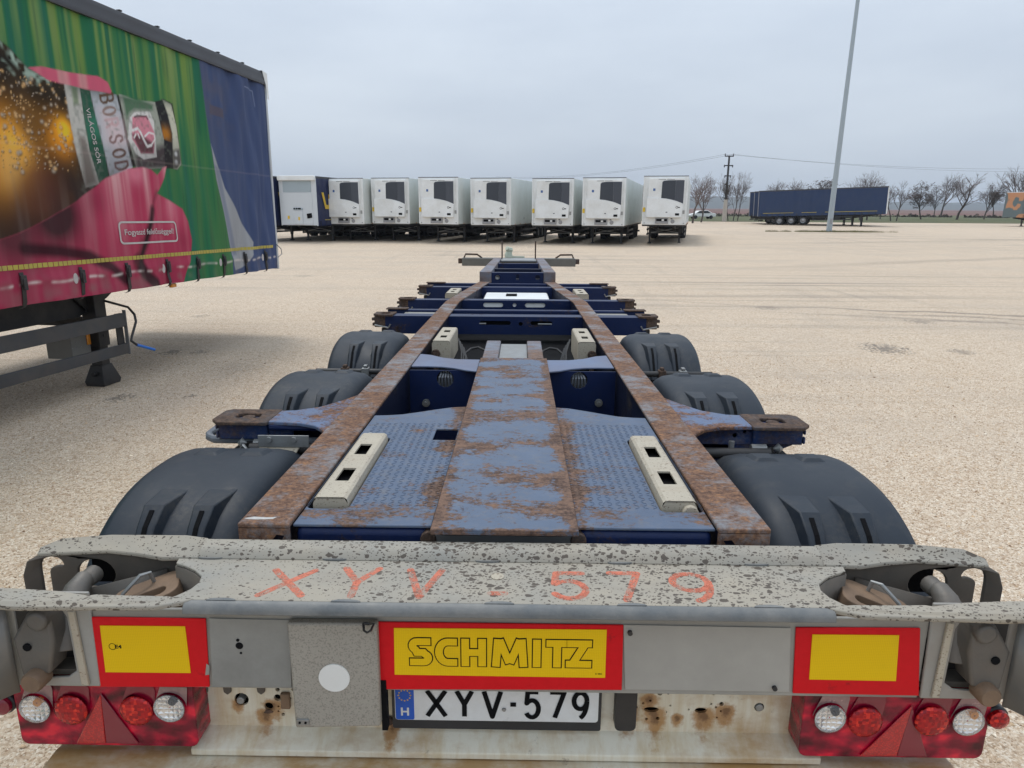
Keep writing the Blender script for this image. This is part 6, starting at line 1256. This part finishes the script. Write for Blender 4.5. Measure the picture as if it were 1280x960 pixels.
for (a, b_), (a2, b2_), wd, k in (((950, 382), (1290, 396), .10, .75), ((930, 388), (1290, 407), .09, .55), ((1040, 391), (1290, 401), .12, .6), ((700, 372), (1000, 384), .08, .3), ((870, 338), (1290, 322), .5, .35), ((900, 306), (1290, 300), .9, .3)):
    p, q = on_ground(a, b_), on_ground(a2, b2_); d = q-p; l = math.hypot(d.x, d.y); nx_, ny_ = -d.y/l, d.x/l; c0 = -(p.x*nx_+p.y*ny_)
    wv = g.math('MULTIPLY', g.math('SUBTRACT', g.noise(v, .5, 3, .5), .5), 1.2)
    dist = g.math('ABSOLUTE', g.math('ADD', g.math('ADD', g.math('MULTIPLY_ADD', px_[0], nx_, c0), g.math('MULTIPLY', px_[1], ny_)), wv))
    along = g.math('ADD', g.math('MULTIPLY', px_[0], d.x/l), g.math('MULTIPLY', px_[1], d.y/l)); a0 = (p.x*d.x+p.y*d.y)/l
    fade = g.math('MULTIPLY', g.math('DIVIDE', g.math('SUBTRACT', along, a0), l*.5), 1.0, clamp=True)
    c = g.mix(g.math('MULTIPLY', g.math('MULTIPLY', g.ramp(g.math('DIVIDE', dist, wd*2), [(.2, 1.0), (.8, 0.0)]), fade), g.math('MULTIPLY', g.ramp(g.noise(v, 5, 5, .7), [(.3, .2), (.6, 1.0)]), k)), c, (.17, .14, .115))
g.set(col=c)
hgt_ = g.math('ADD', g.math('MULTIPLY', g.vor(warp.outputs[0], 115), -1.0), g.math('MULTIPLY', g.noise(v, 6, 4, .6), 1.2)); g.bump(hgt_, .8, .007)
M['gravel'] = g.m
def edge(x): return 101.0+1.2*math.sin(x*.11)+.05*(x-60)*.3
yl = [-60, -30, -10, 0, 10, 16, 20]+[22+2*k for k in range(28)]+[80, 84, 88, 92, 96, 100, 104]
strip('ground', yl, -160, 220, lambda x, y: gz(y, x), M['gravel'], 190)
g = N('winter_grass', .9); v = g.co(); c = g.mix(g.noise(v, 1.6, 6, .7), (.048, .066, .020), (.100, .108, .040)); c = g.mix(g.ramp(g.noise(v, .22, 4, .6), [(.45, 0.0), (.7, .7)]), c, (.15, .125, .06)); g.set(col=c); g.bump(g.noise(v, 9, 4, .7), .6, .1); M['grass'] = g.m
strip('grass_verge', [edge(0)+k*4 for k in range(0, 46)], -200, 330, lambda x, y: gz(y)+.004+(.05 if y > 103 else .02)+.10*math.sin(x*.05+y*.02)*(1 if y > 108 else 0), M['grass'], 90)
g = N('winter_field', .95); v = g.co(); c = g.mix(g.noise(g.co((.2, 1, 1)), .02, 6, .6), (.10, .045, .035), (.19, .085, .065)); c = g.mix(g.ramp(g.noise(g.co((.25, 1, 1)), .012, 4, .6), [(.5, 0.0), (.62, .8)]), c, (.14, .11, .07)); g.set(col=c); M['field'] = g.m
strip('field', [279, 330, 400, 500, 620, 760, 900, 1300, 2100, 4200], -3000, 4200, lambda x, y: .62+max(0, (y-279))*.0072 if y < 620 else .62+341*.0072+(y-620)*.004, M['field'], 60)
g = N('wooded_hill', .95); v = g.co(); g.set(col=g.mix(g.noise(v, .012, 6, .7), (.035, .045, .038), (.085, .085, .075))); M['hill'] = g.m
rd = random.Random(8); ph_ = [rd.uniform(0, 6.28) for _ in range(8)]
def ridge(x): return 27+8*math.sin(x*.0011+ph_[0])+5*math.sin(x*.0031+ph_[1])+2.5*math.sin(x*.009+ph_[2])+1.3*math.sin(x*.027+ph_[3])+.8*math.sin(x*.08+ph_[4])
v, f = [], []; n = 520
for i in range(n+1):
    x = -2600+6800*i/n; h = ridge(x); v += [(x, 2000, 4), (x, 2150, 8+h*.55), (x, 2320, 8+h), (x, 2900, 8+h*.8)]
for i in range(n):
    for j in range(3): f.append((i*4+j, i*4+4+j, i*4+5+j, i*4+1+j))
tag(MB().add(v, f).build('hills', M['hill'], None, smooth=60, merge=False, recalc=False), kind='structure')
sp = on_ground(1165, 272.4); mo = MB(); v, f = [], []
for i in range(13):
    for j in range(7):
        x, y = (i-6)*1.6, (j-3)*1.2; v.append((sp.x+x+14, 290+y, .6+2.3*max(0, 1-(x/9.6)**2)*max(0, 1-(y/3.6)**2)+.1*math.sin(i*2.1+j)))
for i in range(12):
    for j in range(6): f.append((i*7+j, i*7+7+j, i*7+8+j, i*7+1+j))
tag(mo.add(v, f).build('sand_heap', plain('pale_sand', (.44, .38, .30), .9), None, smooth=60), 'low pale heap of sand in the field behind the leafy trees', 'sand heap')
hg = MB(); rd = random.Random(4)
for a, b_, n_ in ((1128, 1190, 1500), (1205, 1262, 1100), (1040, 1128, 800), (840, 905, 700), (908, 948, 500)):
    for k in range(n_):
        px = rd.uniform(a, b_); y = 172+rd.uniform(0, 4); p = at_y(px, 270, y); z = gz(y)+rd.uniform(0, .95)*(.55+.25*math.sin(px*.31)+.2*math.sin(px*.83)); s_ = rd.uniform(.12, .32)
        hg.add([(p.x+rd.uniform(-s_, s_), y+rd.uniform(-s_, s_), z+rd.uniform(-s_, s_)) for _ in range(3)], [(0, 1, 2)])
tag(hg.build('scrub', plain('dark_winter_scrub', (.050, .040, .030), .9, 0, .4, 1), None, smooth=0, merge=False, recalc=False), kind='stuff')

# loose stones in the near gravel
n = 62000; NB = 6
xs = rng.uniform(-6.2, 6.0, n*3); yy_ = 1.1+8.2*rng.random(n*3)**1.25
keep = ~((np.abs(xs) < .78)) & (np.abs(xs-CX) < .85*yy_+.6); xs, yy_ = xs[keep][:n], yy_[keep][:n]; n = len(xs)
base = np.array([(1, 0, 0), (-.5, .87, 0), (-.5, -.87, 0), (.5, .3, .75), (-.4, .35, .7), (-.1, -.5, .8)]); fc = [(0, 1, 3), (1, 4, 3), (1, 2, 4), (2, 5, 4), (2, 0, 5), (0, 3, 5), (3, 4, 5)]
sz = rng.uniform(.0026, .0068, n)*(1+.9*(rng.random(n) > .95)); an = rng.uniform(0, 2*PI, n); ca, sa = np.cos(an), np.sin(an); el = rng.uniform(.75, 1.5, n)
B_s = base[None]+rng.uniform(-.25, .25, (n, 6, 3)); bx, by, bz = B_s[..., 0]*el[:, None], B_s[..., 1], B_s[..., 2]
V = np.stack([xs[:, None]+(bx*ca[:, None]-by*sa[:, None])*sz[:, None], yy_[:, None]+(bx*sa[:, None]+by*ca[:, None])*sz[:, None], bz*sz[:, None]*.9-.0005], -1).reshape(-1, 3)
Fc = (np.array(fc)[None]+(np.arange(n)*6)[:, None, None]).reshape(-1, 3)
me = bpy.data.meshes.new('loose_stones'); me.vertices.add(len(V)); me.vertices.foreach_set('co', V.astype(np.float32).ravel()); me.loops.add(Fc.size); me.loops.foreach_set('vertex_index', Fc.astype(np.int32).ravel()); me.polygons.add(len(Fc)); me.polygons.foreach_set('loop_start', (np.arange(len(Fc))*3).astype(np.int32)); me.update(calc_edges=True); me.validate()
pal = np.array([(.22, .135, .075), (.43, .30, .19), (.62, .465, .32), (.71, .57, .42), (.82, .72, .58), (.64, .46, .29), (.55, .45, .35)]); cc = pal[rng.choice(7, n, p=[.08, .16, .22, .2, .14, .13, .07])]*rng.uniform(.85, 1.1, (n, 1))
at = me.color_attributes.new('stone', 'FLOAT_COLOR', 'POINT'); at.data.foreach_set('color', np.concatenate([np.repeat(cc, 6, 0), np.ones((n*6, 1))], 1).astype(np.float32).ravel())
g = N('limestone_chips', .85); a_ = g.n.new('ShaderNodeVertexColor'); a_.layer_name = 'stone'; g.set(col=a_.outputs['Color']); me.materials.append(g.m)
o = bpy.data.objects.new('loose_stones', me); C.objects.link(o); tag(o, kind='stuff')

# ------------------------------------------------------------------ trees
M['bark'] = plain('grey_brown_bark', (.075, .062, .055), .9, 0, .3, 2); M['twig'] = plain('purple_brown_twigs', (.150, .115, .105), .9, 0, .25, 1); M['leafbrown'] = plain('withered_brown_leaves', (.062, .040, .030), .9, 0, .45, 1.5)
def tree(px, py, top, wpx, seed, kind, label, depth=None, Y=None, stems=1, lean=0):
    b = on_ground(px, py) if Y is None else Vector((at_y(px, 270, Y).x, Y, gz(Y)))
    k = b.y/850*1.02; Ht = (py-top)*k; Wd = wpx*k; rd = random.Random(seed)
    root = empty('bare_tree' if kind == 'bare' else 'leafy_tree', b); tr_, tw, lv = MB(), MB(), MB()
    def grow(p, d, ln, r, lvl):
        n = 3 if lvl < 2 else 2; pts = [p]; q = p; dd = d
        for i in range(n):
            dd = (dd+Vector((rd.gauss(0, .10), rd.gauss(0, .10), rd.gauss(.03, .06)))).normalized(); q = q+dd*(ln/n); pts.append(q)
        rs = [max(.010, r*(1-.45*i/n)) for i in range(n+1)]; (tr_ if lvl == 0 else tw).tube(pts, rs, 6 if lvl == 0 else 3, cap=False)
        if lvl >= 4 or ln < .22:
            if kind == 'leafy':
                for _ in range(2):
                    c_ = q+Vector((rd.gauss(0, .12), rd.gauss(0, .12), rd.gauss(0, .10))); s_ = rd.uniform(.07, .17)
                    u = Vector((rd.gauss(0, 1), rd.gauss(0, 1), rd.gauss(0, 1))).normalized(); w_ = u.orthogonal().normalized(); lv.add([c_-u*s_, c_+w_*s_*.5, c_+u*s_, c_-w_*s_*.5], [(0, 1, 2, 3)])
            return
        m = (rd.randint(5, 7) if lvl == 0 else rd.randint(3, 4) if lvl < 3 else rd.randint(2, 3))
        for i in range(m):
            t = rd.uniform(.35, 1.0) if lvl else rd.uniform(.42, 1.0); idx = min(int(t*n), n-1); bp = pts[idx].lerp(pts[idx+1], t*n-idx)
            az = rd.uniform(0, 2*PI); sp_ = R(rd.uniform(22, 52)) if lvl else R(rd.uniform(18, 48)); ax = dd.orthogonal().normalized(); ax.rotate(Matrix.Rotation(az, 3, dd)); nd = (dd*math.cos(sp_)+ax*math.sin(sp_)*(1.0 if lvl else Wd/Ht*1.5)); nd.z += .18; nd.normalize()
            grow(bp, nd, ln*rd.uniform(.48, .72), r*rd.uniform(.42, .6), lvl+1)
        if lvl < 4: grow(q, dd, ln*.6, r*.5, lvl+1)
    for sidx in range(stems):
        base = Vector(((sidx-(stems-1)/2)*Wd*.22, rd.uniform(-.3, .3), -.05)); grow(base, Vector((lean+rd.gauss(0, .06)+(sidx-(stems-1)/2)*.12, rd.gauss(0, .05), 1)).normalized(), Ht*.46, max(.07, Ht*.017)*(1 if stems == 1 else .8), 0)
    zmax = max(p[2] for p in tw.v); sc = Ht/zmax; xs_ = sorted(p[0] for p in tw.v); w0 = xs_[int(len(xs_)*.97)]-xs_[int(len(xs_)*.03)]; sx_ = min(1.6, max(.6, Wd/max(w0, .1)))
    for m_ in (tr_, tw, lv): m_.v = [(p[0]*sx_, p[1]*sx_, p[2]*sc) for p in m_.v]
    tr_.build('trunk', M['bark'], root, smooth=60, merge=False); tw.build('crown', M['twig'] if kind == 'bare' else M['bark'], root, smooth=0, merge=False, recalc=False)
    if kind == 'leafy': lv.build('leaves', M['leafbrown'], root, smooth=0, merge=False, recalc=False)
    tag(root, label, 'tree', 'bare trees along the verge' if kind == 'bare' else 'trees with withered brown leaves along the verge')
tree(865, 279, 220, 26, 1, 'bare', 'slender bare tree just right of the rightmost white trailer')
tree(877, 278, 222, 26, 2, 'bare', 'bare tree in front of the white car')
tree(916, 276.5, 219, 34, 3, 'bare', 'broad bare tree beside the power pole, left of the blue trailers', stems=3)
tree(799, 277, 229, 14, 4, 'bare', 'bare treetop showing in the gap left of the rightmost white trailer')
tree(962, 274, 228, 20, 5, 'bare', 'bare treetop over the left end of the blue trailer')
tree(992, 274, 226, 20, 6, 'bare', 'bare treetop behind the withered tree over the blue trailer')
tree(1008, 275, 228, 30, 7, 'leafy', 'withered tree showing above the blue trailer roof')
tree(1078, 275, 219, 32, 8, 'bare', 'bare treetop over the blue trailer, right of the lamp mast', stems=2)
tree(1100, 274, 236, 16, 9, 'bare', 'small bare tree behind the right end of the blue trailer')
tree(1117, 276, 229, 26, 10, 'bare', 'bare tree standing just right of the blue trailer', stems=2)
tree(1151, 274.5, 231, 27, 11, 'leafy', 'withered tree left in the pair in front of the sand heap')
tree(1167, 272.5, 235, 16, 12, 'leafy', 'smaller withered tree right in the pair in front of the sand heap')
tree(1175, 272, 220, 22, 13, 'bare', 'tall bare tree rising behind the pair of withered trees')
tree(1194, 275, 222, 34, 14, 'bare', 'wide bare tree between the withered pair and the single withered tree')
tree(1231, 275, 230, 25, 15, 'leafy', 'withered tree standing alone between bare trees near the right edge')
tree(1241, 272, 233, 14, 17, 'leafy', 'withered tree close behind the lone one near the right edge')
tree(1275, 275, 211, 28, 16, 'bare', 'bare tree rising above the orange trailer at the right edge')

# ------------------------------------------------------------------ thin winter haze over the far fields
hz = MB().box(-5200, 5200, -300, 4300, -1.2, 75).build('haze', None, None, smooth=0)
m = bpy.data.materials.new('haze'); m.use_nodes = True; m.node_tree.nodes.clear()
ou = m.node_tree.nodes.new('ShaderNodeOutputMaterial'); pv = m.node_tree.nodes.new('ShaderNodeVolumePrincipled')
pv.inputs['Color'].default_value = (.80, .87, .97, 1); pv.inputs['Density'].default_value = .00024; pv.inputs['Anisotropy'].default_value = 0.0
m.node_tree.links.new(pv.outputs[0], ou.inputs['Volume']); hz.data.materials.append(m); tag(hz, kind='stuff')
